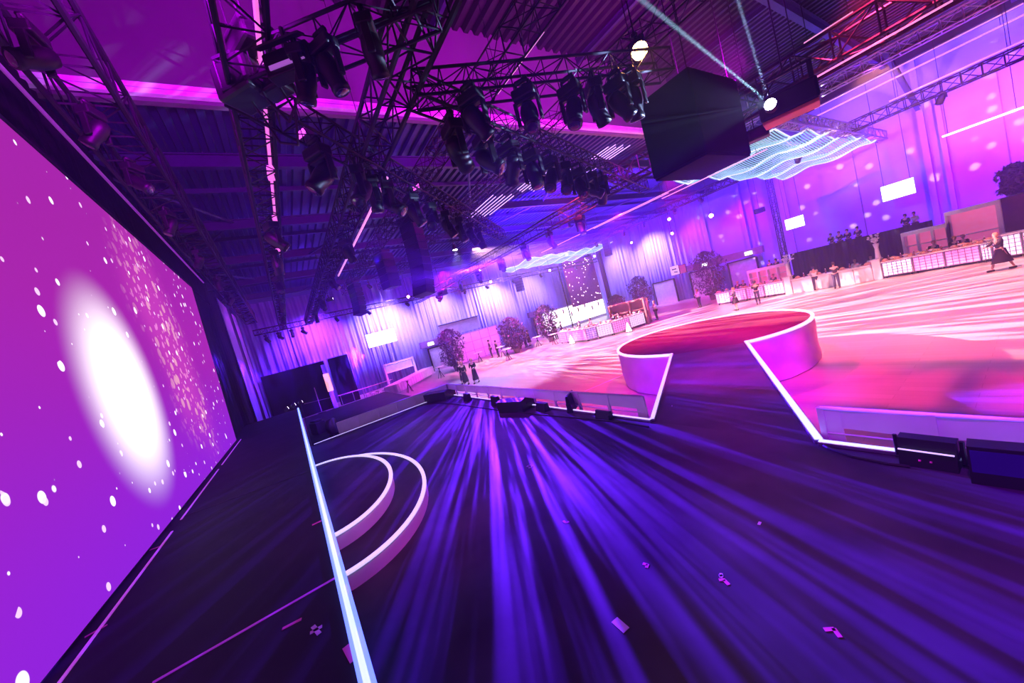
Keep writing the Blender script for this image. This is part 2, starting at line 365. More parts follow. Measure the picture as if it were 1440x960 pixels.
for x in (-18.5, -5.2, 7):                 # columns with knee braces against the side wall
    c = MB(); c.box((x, Y1-.25, (ZH-1)/2), (.35, .4, ZH-1)); c.box((x+.9, Y1-.2, 6), (.28, .3, 12))
    c = c.build('wall_column', WALLC, sw)
    if x > -10:
        b = MB(); ibeam(b, (x, Y1-.6, 11.2), (x-.4, Y1-6.5, ZH-.7), .34, .26); b.build('knee_brace', STEEL, sw)
for x in (-14.5, -9.3, -1.6, 2.2, 5.5):
    MB().box((x, Y1-.04, 6.3), (.06, .06, 11)).build('wall_seam', BULK, sw)
MB().box(((XB+X1)/2, Y1-.5, 15.2), (X1-XB, .9, .7)).build('eave_beam', DARKDECK, sw)
# curtains: one long pleated cloth per bay
def curtain(p0, p1, z0, z1, m, label, group, amp=.17, per=.62, nrm=(1, 0, 0)):
    p0, p1, nrm = Vector(p0), Vector(p1), Vector(nrm); L = (p1-p0).length; n = int(L/.045); vs = []
    ph = random.random()*9; o0 = (p0+p1)/2
    rows = [(z0, 1.), (z0+(z1-z0)*.5, .9), (z1, .75)]
    for i in range(n+1):
        s = L*i/n; t = i/n
        for z, k in rows:
            q = 2*math.pi*s/per + 1.7*math.sin(s*1.3+ph) + .15*math.sin(z)
            off = amp*k*(math.sin(q) + .45*math.sin(2.3*q+ph)) * (.55+.45*math.sin(s*.9+ph)**2)
            P = p0.lerp(p1, t) + nrm*(off+amp*1.6) - Vector((o0.x, o0.y, 0)); vs.append((P.x, P.y, z))
    fs = [(3*i+k, 3*i+3+k, 3*i+4+k, 3*i+1+k) for i in range(n) for k in (0, 1)]
    b = MB().add(vs, fs, True)
    o = b.build('curtain', m, loc=(o0.x, o0.y, 0))
    md = o.modifiers.new('thick', 'SOLIDIFY'); md.thickness = .02
    return tag(o, label, 'curtain', group)
ys = [-6.4, 1, 8, 15, 22, 29, 36, 44.6]
CL = ('behind the wide black backdrop', 'behind the small hanging white screen', 'around the first door', 'behind the grid partition', 'around the second door', 'behind the lit bottle wall', 'behind the starry banner')
for lbn, a, b_ in zip(CL, ys, ys[1:]):
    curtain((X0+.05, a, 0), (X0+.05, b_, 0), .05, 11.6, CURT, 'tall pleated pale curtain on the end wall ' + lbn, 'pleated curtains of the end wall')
xs = [-41.5, -36.5, -31.5, -27, -22.5]
CL = ('nearest the hall corner', 'behind the end of the round bar', 'left of the small sign board', 'behind the small sign board')
for lbn, a, b_ in zip(CL, xs, xs[1:]):
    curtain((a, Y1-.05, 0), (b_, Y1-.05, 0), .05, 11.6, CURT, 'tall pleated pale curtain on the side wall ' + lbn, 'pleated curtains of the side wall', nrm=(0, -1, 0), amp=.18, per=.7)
# ------------------------------------------------------------------ stage
ZS = 1.45; ZU = 2.09
t = thing('main_stage', 'wide black main stage deck with blue light streaks and lit front edge', 'stage', (0, 2.5, 0))
def skirtwall(b, pts, z0, z1, amp=.015, per=.3, th=.02):
    for a, c in zip(pts, pts[1:]):
        a, c = Vector((*a, 0)), Vector((*c, 0)); L = (c-a).length; n = max(1, int(L/.08)); nr = Vector((-(c-a).y, (c-a).x, 0)).normalized()
        vs = []
        for i in range(n+1):
            p = a.lerp(c, i/n) + nr*amp*math.sin(i*.08/per*6.28+a.x)
            vs += [(p.x, p.y, z0), (p.x, p.y, z1)]
        b.add(vs, [(2*i, 2*i+1, 2*i+3, 2*i+2) for i in range(n)], True)
    return b
MB().box((-1.05, .18, ZS-.1), (28.1, 5.64, .2)).build('deck', STAGEM, t)
skirtwall(MB(), [(-15.12, 2.98), (-4.68, 2.98)], 0, ZS-.2).build('skirt', BLKM, t)
skirtwall(MB(), [(-1.95, 2.98), (13, 2.98)], 0, ZS-.2).build('skirt', BLKM, t)
skirtwall(MB(), [(-15.08, -2.5), (-15.08, 2.98)], 0, ZS-.2).build('skirt', BLKM, t)
def ledstrip(name, a, b_, wd, m, parent, z, body=.05):
    a, b_ = Vector((*a, 0)), Vector((*b_, 0)); d = b_-a; R = d.to_track_quat('X', 'Z').to_matrix(); mid = (a+b_)/2
    o = MB().box(mid+Vector((0, 0, z+body/2)), (d.length, wd, body), R, bev=.008).build(name, ALU, parent)
    MB().box(mid+Vector((0, 0, z+body+.004)), (d.length-.02, wd*.72, .012), R).build('led_strip', m, o); return o
P0 = at(912, 592, z=ZS+.05); P1 = at(940, 500, z=ZS+.05); Q0 = at(1150, 620, z=ZS+.05); Q1 = at(1055, 480.5, z=ZS+.05)
P0.y = Q0.y = 5.5
ledstrip('edge_rail', (-15.1, 2.97), (P0.x, 2.97), .07, LEDS, t, ZS); ledstrip('edge_rail', (Q0.x, 2.97), (12.9, 2.97), .09, LEDW, t, ZS)
ledstrip('edge_rail', (-15.1, -2.45), (-15.1, 2.97), .07, LEDS, t, ZS)
# catwalk and round stage
CC = Vector((-8.0, 13.92, 0)); CR = 3.40
aP = math.atan2(P1.y-CC.y, P1.x-CC.x); aQ = math.atan2(Q1.y-CC.y, Q1.x-CC.x)
if aQ < aP: aQ += 2*math.pi
arc = [(CC.x+CR*math.cos(a), CC.y+CR*math.sin(a)) for a in [aQ + (aP+2*math.pi-aQ)*i/72 for i in range(73)]]
t = thing('runway_stage', 'slanting runway deck that joins the main stage to the round stage', 'stage', (-4.5, 8.5, 0))
lo = Vector((-4.5, 8.5, 0))
poly = [(P0.x+.0, 5.5), (Q0.x, 5.5), (arc[0][0], arc[0][1]), (arc[-1][0], arc[-1][1])]
MB().prism([(x-lo.x, y-lo.y) for x, y in poly], ZS-.18, ZS).build('deck', STAGEM, t)
skirtwall(MB(), [(P0.x-lo.x, 5.5-lo.y), (arc[-1][0]-lo.x, arc[-1][1]-lo.y)], 0, ZS-.1).build('skirt', BLKM, t)
skirtwall(MB(), [(Q0.x-lo.x, 5.5-lo.y), (arc[0][0]-lo.x, arc[0][1]-lo.y)], 0, ZS-.1).build('skirt', BLKM, t)
ledstrip('edge_rail', (P0.x-lo.x, 5.5-lo.y), (arc[-1][0]-lo.x, arc[-1][1]-lo.y), .10, LEDS, t, ZS)
ledstrip('edge_rail', (Q0.x-lo.x, 5.5-lo.y), (arc[0][0]-lo.x, arc[0][1]-lo.y), .12, LEDW, t, ZS)
t = thing('round_stage', 'round crimson lit stage with white skirt and glowing rim', 'stage', CC)
MB().prism([(x-CC.x, y-CC.y) for x, y in arc], ZS-.18, ZS-.005).build('deck', ROUNDM, t)
b = MB(); vs = []; rnd = random.Random(3)
for i, (x, y) in enumerate(arc):
    for k in range(9):
        z = 0.02 + (ZS-.02)*k/8; wv = .018*math.sin(i*1.9+k*.8)*math.sin(i*.37)+.03*math.sin(k*1.1+i*.5)*(1-k/8)
        q = 1.006 + wv/CR; vs.append(((x-CC.x)*q, (y-CC.y)*q, z))
b.add(vs, [(9*i+k, 9*i+9+k, 9*i+10+k, 9*i+1+k) for i in range(len(arc)-1) for k in range(8)], True); b.build('skirt', SKIRT, t)
def curved_rim(b, pts, wd, z0, z1, c=Vector((0, 0, 0))):
    vs = []
    for x, y in pts:
        d = Vector((x, y, 0)); u = d.normalized()*wd/2
        for s, z in ((1, z0), (1, z1), (-1, z1), (-1, z0)): vs.append((x+u.x*s, y+u.y*s, z))
    n = len(pts); return b.add(vs, [(4*i+k, 4*i+4+k, 4*i+4+(k+1) % 4, 4*i+(k+1) % 4) for i in range(n-1) for k in range(4)])
la = [(x-CC.x, y-CC.y) for x, y in arc]
curved_rim(MB(), la, .09, ZS-.03, ZS+.04).build('edge_rail', LEDP, t)
# upper stage, D-shaped steps
t = thing('upper_stage', 'dark upper stage along the big screen with a blue lit edge', 'stage', (0, -1.5, 0))
MB().box((-6.5, -2.75-.05+1.5, (ZU)/2), (37, 5.3, ZU)).build('deck', UPPERM, t)
ys_ = -.115
o = MB().tube((-24.7, ys_+1.5, ZU+.02), (12, ys_+1.5, ZU+.02), .052, 12).build('edge_rail', mat('blue_led_tube', (.3, .4, 1), .4, emit=(.10, .18, 1), estr=2.2), t)
MB().tube((-24.7, ys_+1.5, ZU+.062), (12, ys_+1.5, ZU+.062), .022, 10).build('led_strip', LEDW, o)
for nm, z0, z1, a_, b_, cx in (('lower', ZS, ZS+.22, 2.9, 1.8, -7.86), ('upper', ZS+.22, ZS+.44, 2.2, 1.26, -7.86)):
    pts = [(a_*math.cos(q), b_*math.sin(q)) for q in [math.pi*i/48 for i in range(49)]]
    t = thing('curved_step', {'lower': 'wide half-round bottom step in front of the upper stage', 'upper': 'smaller half-round top step resting on the wide step'}[nm], 'step', (cx, -.12, z0))
    MB().prism(pts + [(-a_, -.0)], 0, .218).build('tread', STAGEM, t)
    vs = []
    for x, y in pts:
        vs += [(x*1.004, y*1.006, 0), (x*1.004, y*1.006, .214)]
    MB().add(vs, [(2*i, 2*i+1, 2*i+3, 2*i+2) for i in range(48)], True).build('riser', SKIRT, t)
    curved_rim(MB(), pts, .07, .212, .24).build('edge_rail', LEDS, t)
# ------------------------------------------------------------------ screen wall
t = thing('projection_screen', 'huge violet screen with a white glow and sparkling confetti', 'screen', (-19.15, -2.53, 0))
b = MB().add([(-.0, 0, 2.12), (25, 0, 2.12), (25, 0, 9.08), (-1.75, 0, 9.08)], [(0, 1, 2, 3)]); b.build('picture', screen_mat(), t)
fr = MB().box((12.4, -.08, 2.145), (25.2, .14, .10)).box((12, -.08, 9.16), (27.5, .14, .1)); fr.tube((-.06, -.08, 2.05), (-1.82, -.08, 9.2), .06)
fr.add([(0, -.1, 2.1), (25, -.1, 2.1), (25, -.1, 9.1), (-1.75, -.1, 9.1)], [(0, 1, 2, 3)]); fr.build('frame', BLK, t)
b = MB()
for x, y, l in ((22, .1, 4), (15.5, .1, 6), (9.8, .1, 4.2), (4.6, .1, 5)): b.box((x-2, .16, ZU+.006), (l, .03, .012))
b.build('trim_light', mat('dim_pink_trim', (.9, .4, .9), .5, emit=(.55, .08, .6), estr=.45), t)
# black masking drapes and pipe
b = MB(); skirtwall(b, [(-26, -2.62), (10, -2.62)], 9.2, 10.9, .03); tag(b.build('header_drape', BLKM), 'long black drape hanging above the big screen', 'drape')
b = MB(); skirtwall(b, [(-24.6, -2.75), (-20.4, -2.75)], ZU, 10.8, .04); b.box((-22.5, -2.85, 6.4), (4.2, .05, 8.7))
tag(b.build('side_drape', BLKM), 'black drape beside the far edge of the big screen', 'drape')
o = MB().tube((-24, -2.38, 9.98), (9, -2.38, 9.98), .035, 8).build('drape_pipe', mat('violet_glow_pipe', (.8, .5, .9), .35, .7, emit=(.5, .05, .7), estr=.35)); tag(o, 'thin glowing violet pipe running over the black header drape', 'pipe')  # glow added to the pipe for the light along it
for (xa, xb), lb in zip(((-31.8, -27.6), (-37, -34.6), (-40.6, -39)), ('first tall violet lit drape leg past the black drape', 'second tall violet lit drape leg, narrower than the first', 'third violet lit drape leg nearest the end wall')):
    b = MB(); skirtwall(b, [(xa, -2.4), (xb, -2.4)], .0, 9.9, .03, .5); tag(b.build('side_curtain', CURT), lb, 'drape')
wash((-33, 3, 9.6), (-33, -2.4, 6), (.8, .03, .85), 1300, 110)
b = MB(); skirtwall(b, [(-41.5, -3.2), (-24.6, -3.2)], 0, 12, .05); tag(b.build('backing_drape', BLKM), 'black backing drape behind the violet drape legs', 'drape')
# ------------------------------------------------------------------ trusses
def truss(name, label, a, b_, s=.42, rc=.026, rl=.012, group=None, m=None, step=None, cat='truss'):
    a, b_ = Vector(a), Vector(b_); d = b_-a; L = d.length; m = m or TRUSS
    t = thing(name, label, cat, a, group=group, rot=d.to_track_quat('X', 'Z').to_euler())
    h = s/2; cs = [(h, h), (h, -h), (-h, -h), (-h, h)]; st = step or s*1.15; n = max(1, int(round(L/st)))
    for y, z in cs: MB().tube((0, y, z), (L, y, z), rc, 6).build('chord', m, t)
    l = MB()
    for i in range(n+1):
        x = L*i/n
        for k in range(4):
            p, q = cs[k], cs[(k+1) % 4]
            l.tube((x, *p), (x, *q), rl, 4)
            if i < n:
                if (i+k) % 2: l.tube((x, *p), (x+L/n, *q), rl, 4)
                else: l.tube((x, *q), (x+L/n, *p), rl, 4)
    l.build('lacing', m, t); return t
ZR = 4.3 + CZ
truss('lighting_truss', 'dark truss running along above the big screen', (7, -1.5, ZR+1.2), (-38, -1.5, ZR+1.2), .78, .045, .018)
truss('lighting_truss', 'long dark truss with a pink lit tube, second from the screen', (6, .62, ZR), (-38.3, .62, ZR), .5, .034, .015)
truss('lighting_truss', 'thick dark truss crossing the upper picture, third from the screen', (6, 2.72, ZR), (-38.3, 2.72, ZR), .55, .045, .018)
truss('lighting_truss', 'cross truss closing the far end of the rig before the end wall', (-38.3, -1.6, ZR-.02), (-38.3, 3.0, ZR-.02), .45)
PT = mat('pink_lit_tube', (.9, .4, .8), .4, emit=(1, .18, .75), estr=.9)
o = MB()
for i, x in enumerate((5, 0, -3.2, -6.2, -9, -12)):
    o.tube((x, .82, ZR+.02), (x-2.7, .82, ZR+.02), .03, 8); o.box((x-2.85, .82, ZR+.02), (.5, .14, .12), bev=.02)
tag(o.build('tube_light', PT), 'row of pink lit tubes hanging on the second truss', 'light')
PA = at(325, 118, z=ZR-.1)
truss('lighting_truss', 'near slanting truss running up from the rig corner', PA, at(608, 2, z=ZR-.1), .42, group=None)
truss('lighting_truss', 'slanting truss with hanging lights from rig corner towards the hall', PA, at(705, 330, z=ZR-.1), .42)
PB = at(583, 128, z=ZR-.2)
truss('lighting_truss', 'slanting truss across the pink wall to the amber lamp', PB, at(935, 92, z=ZR-.2), .42)
truss('lighting_truss', 'slanting truss with lights running below the pink wall edge', PB, at(905, 262, z=ZR-.2), .42)
truss('lighting_truss', 'grey truss rising to the roof beside the tower drape', (4, 5.5, 9.6), (-32, 5.5, 9.6), .5, .02)
truss('lighting_truss', 'grey truss running past the black hanging box', (2, 9.0, 9.8), (-34, 9.0, 9.8), .5, .02)
truss('lighting_truss', 'big dark truss at upper right ending behind the projector', (4, 13.6, ZR+.1), (-12, 13.6, ZR+.1), .75, .05, .022)
truss('lighting_truss', 'dark truss carrying lamps over the middle of the hall', (-12, 14.0, ZR), (-40, 14.0, ZR), .6, .035)
VTR = mat('violet_light_tinted_truss', (.35, .3, .55), .35, .6)  # violet light on these trusses put into the metal colour
truss('lighting_truss', 'pale lit truss crossing the right side wall', (6, 30, 12.2), (-12.2, 30, 12.2), .6, .04, .02, m=VTR)
truss('lighting_truss', 'dark truss over the bars with red lamps', (6, 33.2, 10.0), (-34, 33.2, 10.0), .6, .045, .022)
truss('lighting_truss', 'far dark truss with curtain lamps before the end wall', (-37.6, 2.5, ZR+.1), (-37.6, 42, ZR+.1), .45, .03)
truss('truss_tower', 'upright dark truss tower in front of the side wall', (-14.6, 42, 0), (-14.6, 42, 12.15), .4, .04, .02, cat='tower')
PIPE = mat('pipe_added_glow', (.85, .6, .8), .3, .6, emit=(1, .35, .75), estr=.9)  # pipes are no lamps; glow added for the light they catch
for (pa, pb, y, m_, r, lb) in (((1440, 9), (1145, 150), 36, PIPE, .04, 'upper pink lit pipe by the side wall'), ((1440, 19), (1137, 170), 37, PIPE, .05, 'white pink pipe just below the upper pink pipe'),
        ((1340, 0), (1112, 129), 12.9, PIPE, .022, 'bright tube under the big dark upper right truss'), ((1440, 151), (1325, 192), 33.6, SCRW, .05, 'glowing white tube under the bar truss'),
        ((1080, 215), (930, 275), 24, PIPE, .03, 'pink pipe running below the black box'), ((1000, 250), (760, 350), 26, PIPE, .03, 'long thin pink pipe over the round bar'),
        ((765, 45), (700, 132), 7.2, PIPE, .014, 'short pink tube in front of the dark roof'), ((855, 210), (745, 280), 20, PIPE, .03, 'short bright tube below the pink wall edge'),
        ((780, 250), (640, 340), 22, PIPE, .03, 'violet bright tube above the middle of the hall'), ((540, 235), (478, 395), 4.0, PIPE, .045, 'pale violet lit strip beside the third truss'),
        ((940, 270), (835, 322), 21, PIPE, .022, 'thin pink tube left of the rack, over the far bar'), ((1200, 20), (1130, 58), 19, PIPE, .03, 'short tube in the dark roof above the projector'), ((1440, 60), (1250, 140), 32, PIPE, .035, 'long pale tube above the pale lit truss'), ((700, 215), (640, 290), 12, PIPE, .03, 'slanting bright tube in the middle of the hanging lights')):
    a = at(*pa, y=y); c = at(*pb, y=y)
    c.z = a.z = (a.z+c.z)/2; a.y = c.y = y
    o = tag(MB().tube(a, c, r, 8).build('glow_pipe', m_), lb, 'pipe')
    for q in (.08, .92):
        e = a.lerp(c, q); MB().tube(e, (e.x, e.y, 12.30 if e.x < -12.7 else 15.95), .012, 4).build('hanger', BLK, o)
# clusters of suspended white tube racks high in the hall
TUBEW = mat('glowing_violet_tube', (.8, .7, 1), .4, emit=(.62, .38, 1), estr=2.2)
for px, py, x, n, lb in ((690, 290, -19, 7, 'rack of thin violet tubes hanging above the hall, left'), (770, 250, -17, 8, 'rack of thin violet tubes hanging above the hall, right'), (845, 225, -15, 6, 'small rack of bright tubes beside the black box')):
    p = at(px, py, x=x); t = thing('tube_rack', lb, 'light', p)
    for i in range(n):
        MB().tube((-1.6-.2*(i % 3), (i-n/2)*.33, 0), (1.5+.25*(i % 2), (i-n/2)*.33, .0), .018, 6).build('tube', TUBEW, t)
    MB().tube((0, -n/6-.2, .05), (0, n/6+.2, .05), .03).tube((1.3, -n/6, .05), (1.3, n/6, .05), .02).build('rail', TRUSS, t)
    MB().tube((0, 0, .05), (0, 0, 12.26-p.z if x < -12.5 else 16-p.z), .01).build('cable', BLK, t)
# ------------------------------------------------------------------ lamps on the trusses
def make_head(name, label, group, lens=GLASS, col=BLK):
    t = thing(name, label, 'stage light', (0, 0, 0), group=group)     # origin at the clamp; hangs down
    MB().tube((-.12, 0, 0), (-.12, 0, -.12), .03).tube((.12, 0, 0), (.12, 0, -.12), .03).tube((-.12, 0, .02), (.12, 0, .02), .045, 8).build('clamp', BLK, t)
    MB().box((0, 0, -.2), (.42, .26, .18), bev=.03).build('base', col, t)
    y = MB().box((0, 0, -.31), (.44, .1, .05), bev=.01)
    for s in (-1, 1): y.box((s*.21, 0, -.5), (.05, .12, .42), bev=.015)
    y.build('yoke', col, t)
    h = MB().lathe([(.07, .24), (.13, .2), (.155, .08), (.16, -.04), (.13, -.2), (.145, -.26), (.14, -.33)], 14).build('head', col, t, (0, 0, -.56))
    MB().lathe([(.115, -.335), (.10, -.345), (.03, -.352)], 14).build('lens', lens, h)
    return t
def make_par(name, label, group, lens=GLASS, r=.13):
    t = thing(name, label, 'stage light', (0, 0, 0), group=group)
    MB().tube((0, 0, .02), (0, 0, -.1), .025).box((0, 0, 0), (.09, .09, .07)).build('clamp', BLK, t)
    MB().box((0, 0, -.11), (.34, .05, .03)).box((-.16, 0, -.2), (.03, .05, .2)).box((.16, 0, -.2), (.03, .05, .2)).build('yoke', BLK, t)
    h = MB().lathe([(.05, .2), (r*.8, .14), (r, .02), (r, -.14), (r*1.05, -.2)], 14).build('can', BLK, t, (0, 0, -.26))
    MB().lathe([(r*.98, -.202), (r*.8, -.222), (.02, -.235)], 14).build('lens', lens, h)
    return t
def aim(t, tiltx, tilty=0):
    for c in kids(t):
        if c.name.startswith(('head', 'can')): c.rotation_euler = (tiltx, tilty, 0)
ORD = ('first', 'second', 'third', 'fourth', 'fifth', 'sixth', 'seventh', 'eighth', 'ninth', 'tenth', 'eleventh', 'twelfth')
def hangers(points, label, group, lens=GLASS, sc=1., maker=make_head, name='moving_head_light', tilt=.75, spin=True, ):
    p = maker(name, label, group, lens); tree = family(p); first = True
    for i, q in enumerate(points):
        o = p if first else dup(p, tree=tree); first = False
        o['label'] = label + ', ' + ORD[i] + ' from its near end'
        o.location = q; o.scale = (sc,)*3; o.rotation_euler = (0, 0, random.uniform(-.6, .6) if spin else 0)
        for c in [c for c in (kids(o))]:
            if c.name.startswith(('head', 'can')): c.rotation_euler = (random.uniform(-tilt, tilt)+.1, random.uniform(-tilt, tilt), 0)
    return p
def along(a, b_, n, t0=0., t1=1., dz=-.25): return [Vector(a).lerp(Vector(b_), t0+(t1-t0)*(i+.5)/n)+Vector((0, 0, dz)) for i in range(n)]
PAe, PAb = at(608, 2, z=ZR-.1), at(705, 330, z=ZR-.1); PBe, PBb = at(935, 92, z=ZR-.2), at(905, 262, z=ZR-.2)
hangers([at(510, 20, z=ZR-.33), at(415, 62, z=ZR-.33), at(450, 48, z=ZR-.33)], 'black moving light on the near truss, top edge', 'lights on the near slanting truss', sc=.8)
hangers(along(PA, PAb, 9, .06, .75), 'black moving light hanging on the long slanting truss', 'lights on the long slanting truss', sc=1.1)
hangers([at(x, y, z=ZR-.43) for x, y in ((657, 122), (733, 116), (797, 112), (830, 108), (862, 104), (882, 101))], 'black moving light against the pink wall', 'lights on the truss across the pink wall', sc=1.0)
hangers(along(PB, PBb, 9, .02, .62), 'black moving light on the truss under the pink wall edge', 'lights on the truss below the pink wall', sc=1.15)
hangers([(x, .62, ZR-.25) for x in (-11, -13.5, -17, -22, -27)], 'small dark moving light on the second truss from the screen', 'lights on the second truss')
hangers([(x, 2.72, ZR-.28) for x in (-8.5, -13, -18, -24, -30)], 'small dark moving light on the third truss from the screen', 'lights on the third truss')
hangers([(x, -1.5, ZR+.76) for x in (-4, -5.2, -6.6, -8.2, -10, -12.5, -16, -20, -24)], 'dark moving light on the truss above the screen', 'lights above the screen', tilt=.9, sc=.8)
hangers([(-38.3, y, ZR-.28) for y in (-.8, 0.2, 1.2, 2.1)], 'little dark light on the cross truss at the rig end', 'lights on the cross truss')
hangers([(x, 14.0, ZR-.3) for x in (-13, -15.5, -18, -21, -24.5, -28, -33)], 'dark moving light on the middle hall truss', 'lights on the middle hall truss', sc=1.2)
hangers([(x, 32.9, 9.74) for x in (-3, -9.5, -16.5, -19, -22.5, -25, -29)], 'dark spot lamp on the truss over the bars', 'dark lamps on the bar truss', maker=make_par, name='par_lamp', sc=1.3)
hangers([(-37.4, y, ZR-.12) for y in (5, 8, 12, 15.5, 19, 22, 26, 30.5, 37)], 'dark curtain lamp near the end wall', 'dark curtain lamps on the far truss', maker=make_par, name='par_lamp', sc=1.2)
# block of strobe with barn doors near the rig corner
p = at(410, 90, z=ZR-.5); t = thing('strobe_light', 'rectangular black strobe with a pale slit near the rig corner', 'stage light', p, .9)
MB().box((0, 0, 0), (.62, .2, .3), bev=.02).build('body', BLK, t); MB().box((0, -.11, -.05), (.48, .02, .05)).build('slit', mat('violet_slit', (.6, .4, .8), .3, emit=(.5, .15, .7), estr=.5), t)
MB().box((0, -.16, .17), (.62, .2, .02), Matrix.Rotation(.5, 3, 'X')).build('flap', BLK, t); MB().tube((0, 0, .15), (0, 0, .45), .03).build('clamp', BLK, t)
p = at(345, 55, z=ZR+.2); t2 = thing('truss_corner_block', 'dark corner block with a drooping cable loop joining two slanting trusses', 'truss corner', at(345, 118, z=ZR-.15), .7)
MB().box((0, 0, 0), (.62, .5, .5), bev=.06).box((.4, .1, -.1), (.4, .3, .34), bev=.04).build('block', BLK, t2); MB().path([(.5, 0, -.1), (.6, .1, -.6), (.4, .2, -.95), (.1, .2, -.8), (0, 0, -.2)], .018).build('cable', BLK, t2)
MB().tube((0, 0, .2), (0, 0, 6.8), .014).build('chain', BLK, t2)
t = thing('rigging_motor', 'bulky black chain motor with cables at the rig corner', 'motor', p, .4)
MB().box((0, 0, 0), (.55, .3, .32), bev=.05).lathe([(.1, -.3), (.13, 0), (.1, .3)], 10, (0, .18, 0), rot=Matrix.Rotation(1.57, 3, 'Y')).build('body', BLK, t)
MB().tube((0, 0, .1), (0, 0, 3.8), .02).tube((.1, 0, .1), (.1, 0, 3.8), .01).build('chain', BLK, t)
MB().path([(.3, 0, 0), (.5, .1, -.5), (.4, .25, -.9), (.1, .2, -1.1), (-.1, .1, -.7), (-.2, 0, 0)], .02).build('cable', BLK, t)
# lit lamps
def lit(px, py, x=None, y=None, col='P', r=.13, beam=None, label='', group=None, e=0, ang=30, tgt=None, colr=None):
    p = at(px, py, x=x, y=y); m_ = {'P': LENSP, 'W': LENSW, 'A': LENSA}[col]
    t = make_par('lit_par_lamp', label, group, m_, r); t.location = p + Vector((0, 0, .26+.0))
    d = (Vector(tgt) - p) if tgt else Vector((-p.x*.5, -p.y*.5, -3)); q = (-d).to_track_quat('Z', 'Y').to_euler()
    for c in kids(t):
        if c.name.startswith('can'): c.rotation_euler = q
    MB().tube((0, 0, 0), (0, 0, (12.30 if p.x < -12.6 else 15.75)-p.z-.26), .014).build('hanging_bar', BLK, t)
    if e:
        dn = d.normalized(); lamp('SPOT', 'lamp_beam', p+dn*.28, colr, e, p+dn*5, .03, ang, .35)
    return t
lit(1000, 303, y=33.2, r=.17, label='strong pink lamp glowing on the bar truss', col='P', e=900, ang=80, colr=PINK)
lit(941, 308, y=33.2, label='small pink lamp left of the strong pink lamp', e=700, ang=40, colr=PINK)
lit(945, 328, y=36, label='pink lamp in haze just under the bar truss', e=500, ang=50, colr=PINK)
lit(836, 360, x=-33, label='white pink lamp beside the starry banner', e=200, colr=PINK)
lit(797, 358, x=-33, label='pink lamp right of the far glowing rack', e=400, colr=PINK)
lit(888, 341, x=-30, label='pink lamp above the tall curtain right of the corner', e=200, colr=PINK)
lit(773, 380, x=-35, label='pink lamp just under the far glowing rack', e=200, colr=PINK)
lit(690, 396, x=-34, label='pink lamp over the lit curtain, middle of the end wall', e=200, colr=PINK)
lit(674, 380, x=-32, label='pink lamp in front of the black floodlight', e=200, colr=PINK)
lit(574, 417, x=-34, label='small pink lamp left of the large speaker column', e=150, colr=PINK)
lit(639, 347, x=-22, col='W', r=.16, label='white violet lamp shining down above the middle hall', e=9000, ang=70, tgt=(-22, 11, 0), colr=(.5, .4, 1))
lit(519, 402, x=-26, col='W', label='white violet lamp shining onto the end curtain', e=6000, ang=40, tgt=(-38, 14, 3), colr=(.5, .4, 1))
lit(463, 421, x=-26, col='W', label='bright white lamp beaming right beside small speaker column', e=9000, ang=14, tgt=(-28, 9, 9.2), colr=(.6, .5, 1))
lit(896, 68, y=7.4, col='A', r=.16, label='amber lamp shining beside the slanting truss', e=350, ang=50, tgt=at(1010, 180, y=5.2), colr=(1, .45, .15))
for px, py, x, lb in ((430, 190, -8.7, 'pink glowing lamp body on the long slanting truss'), (588, 264, -11.8, 'small orange pink lamp further along the slanting truss')):
    p = at(px, py, x=x); t = thing('small_floodlight', lb, 'stage light', p, .5)
    MB().box((0, 0, 0), (.34, .2, .2), bev=.02).build('body', BLK, t); MB().box((0, -.105, 0), (.28, .012, .14)).build('glass', PT, t)
    MB().tube((0, 0, .1), (0, 0, max(.3, 8.45-p.z, .3)), .02).build('clamp', BLK, t)
# big projector with the starburst
p = at(1112, 160, y=9.6); t = thing('show_projector', 'black projector with orange underside shining a white beam', 'projector', p, .25)
MB().box((0, 0, .22), (.95, .55, .42), bev=.05).build('body', BLK, t); MB().box((0, 0, -.02), (.9, .5, .07), bev=.02).build('underside', AMB, t)
MB().box((.4, 0, .55), (.08, .1, .5)).box((-.4, 0, .55), (.08, .1, .5)).tube((-.45, 0, .8), (.45, 0, .8), .03).tube((.0, 0, .8), (0, 0, 15.7-p.z), .015).build('bracket', BLK, t)
lp = at(1090, 164, y=9.2); l_ = MB().lathe([(.10, 0), (.12, .12), (.1, .3)], 14, rot=Matrix.Rotation(1.57, 3, 'X')).build('lens_tube', BLK, t)
l_.location = t.matrix_world.inverted() @ lp if False else (-.25, -.27, .2)
lp = Matrix.Rotation(.25, 4, 'Z')@Vector((-.25, -.66, .2)) + p
MB().lathe([(.10, .302), (.06, .312), (.01, .315)], 12, rot=Matrix.Rotation(1.57, 3, 'X')).build('lens', LENSW, l_)
def beam(p, q, ang, e, col): return lamp('SPOT', 'lamp_beam', p, col, e, q, .02, ang, .15)
SRC = lp
beam(SRC, at(905, 2, y=6.8), 1.5, 3200000, (.4, .75, 1)); beam(SRC, at(1038, 2, y=7.5), .8, 3200000, (.4, .6, 1))
fan = lamp('SPOT', 'laser_fan', SRC, (.42, .55, 1), 11000, at(930, 170, y=7.2), .01, 52, .3)
nt = fan.data; nt.use_nodes = True; nt = nt.node_tree; em = nt.nodes['Emission']
u, v, sp_ = gobo_dir(nt); nzz = N(nt, 'ShaderNodeTexNoise'); nzz.noise_dimensions = '1D'; nzz.inputs['Scale'].default_value = 9; nzz.inputs['Detail'].default_value = 4
nt.links.new(mth(nt, 'ARCTAN2', v, u), nzz.inputs['W']); nt.links.new(mth(nt, 'POWER', sstep(nt, nzz.outputs['Fac'], .4, .75), 2), em.inputs['Strength'])
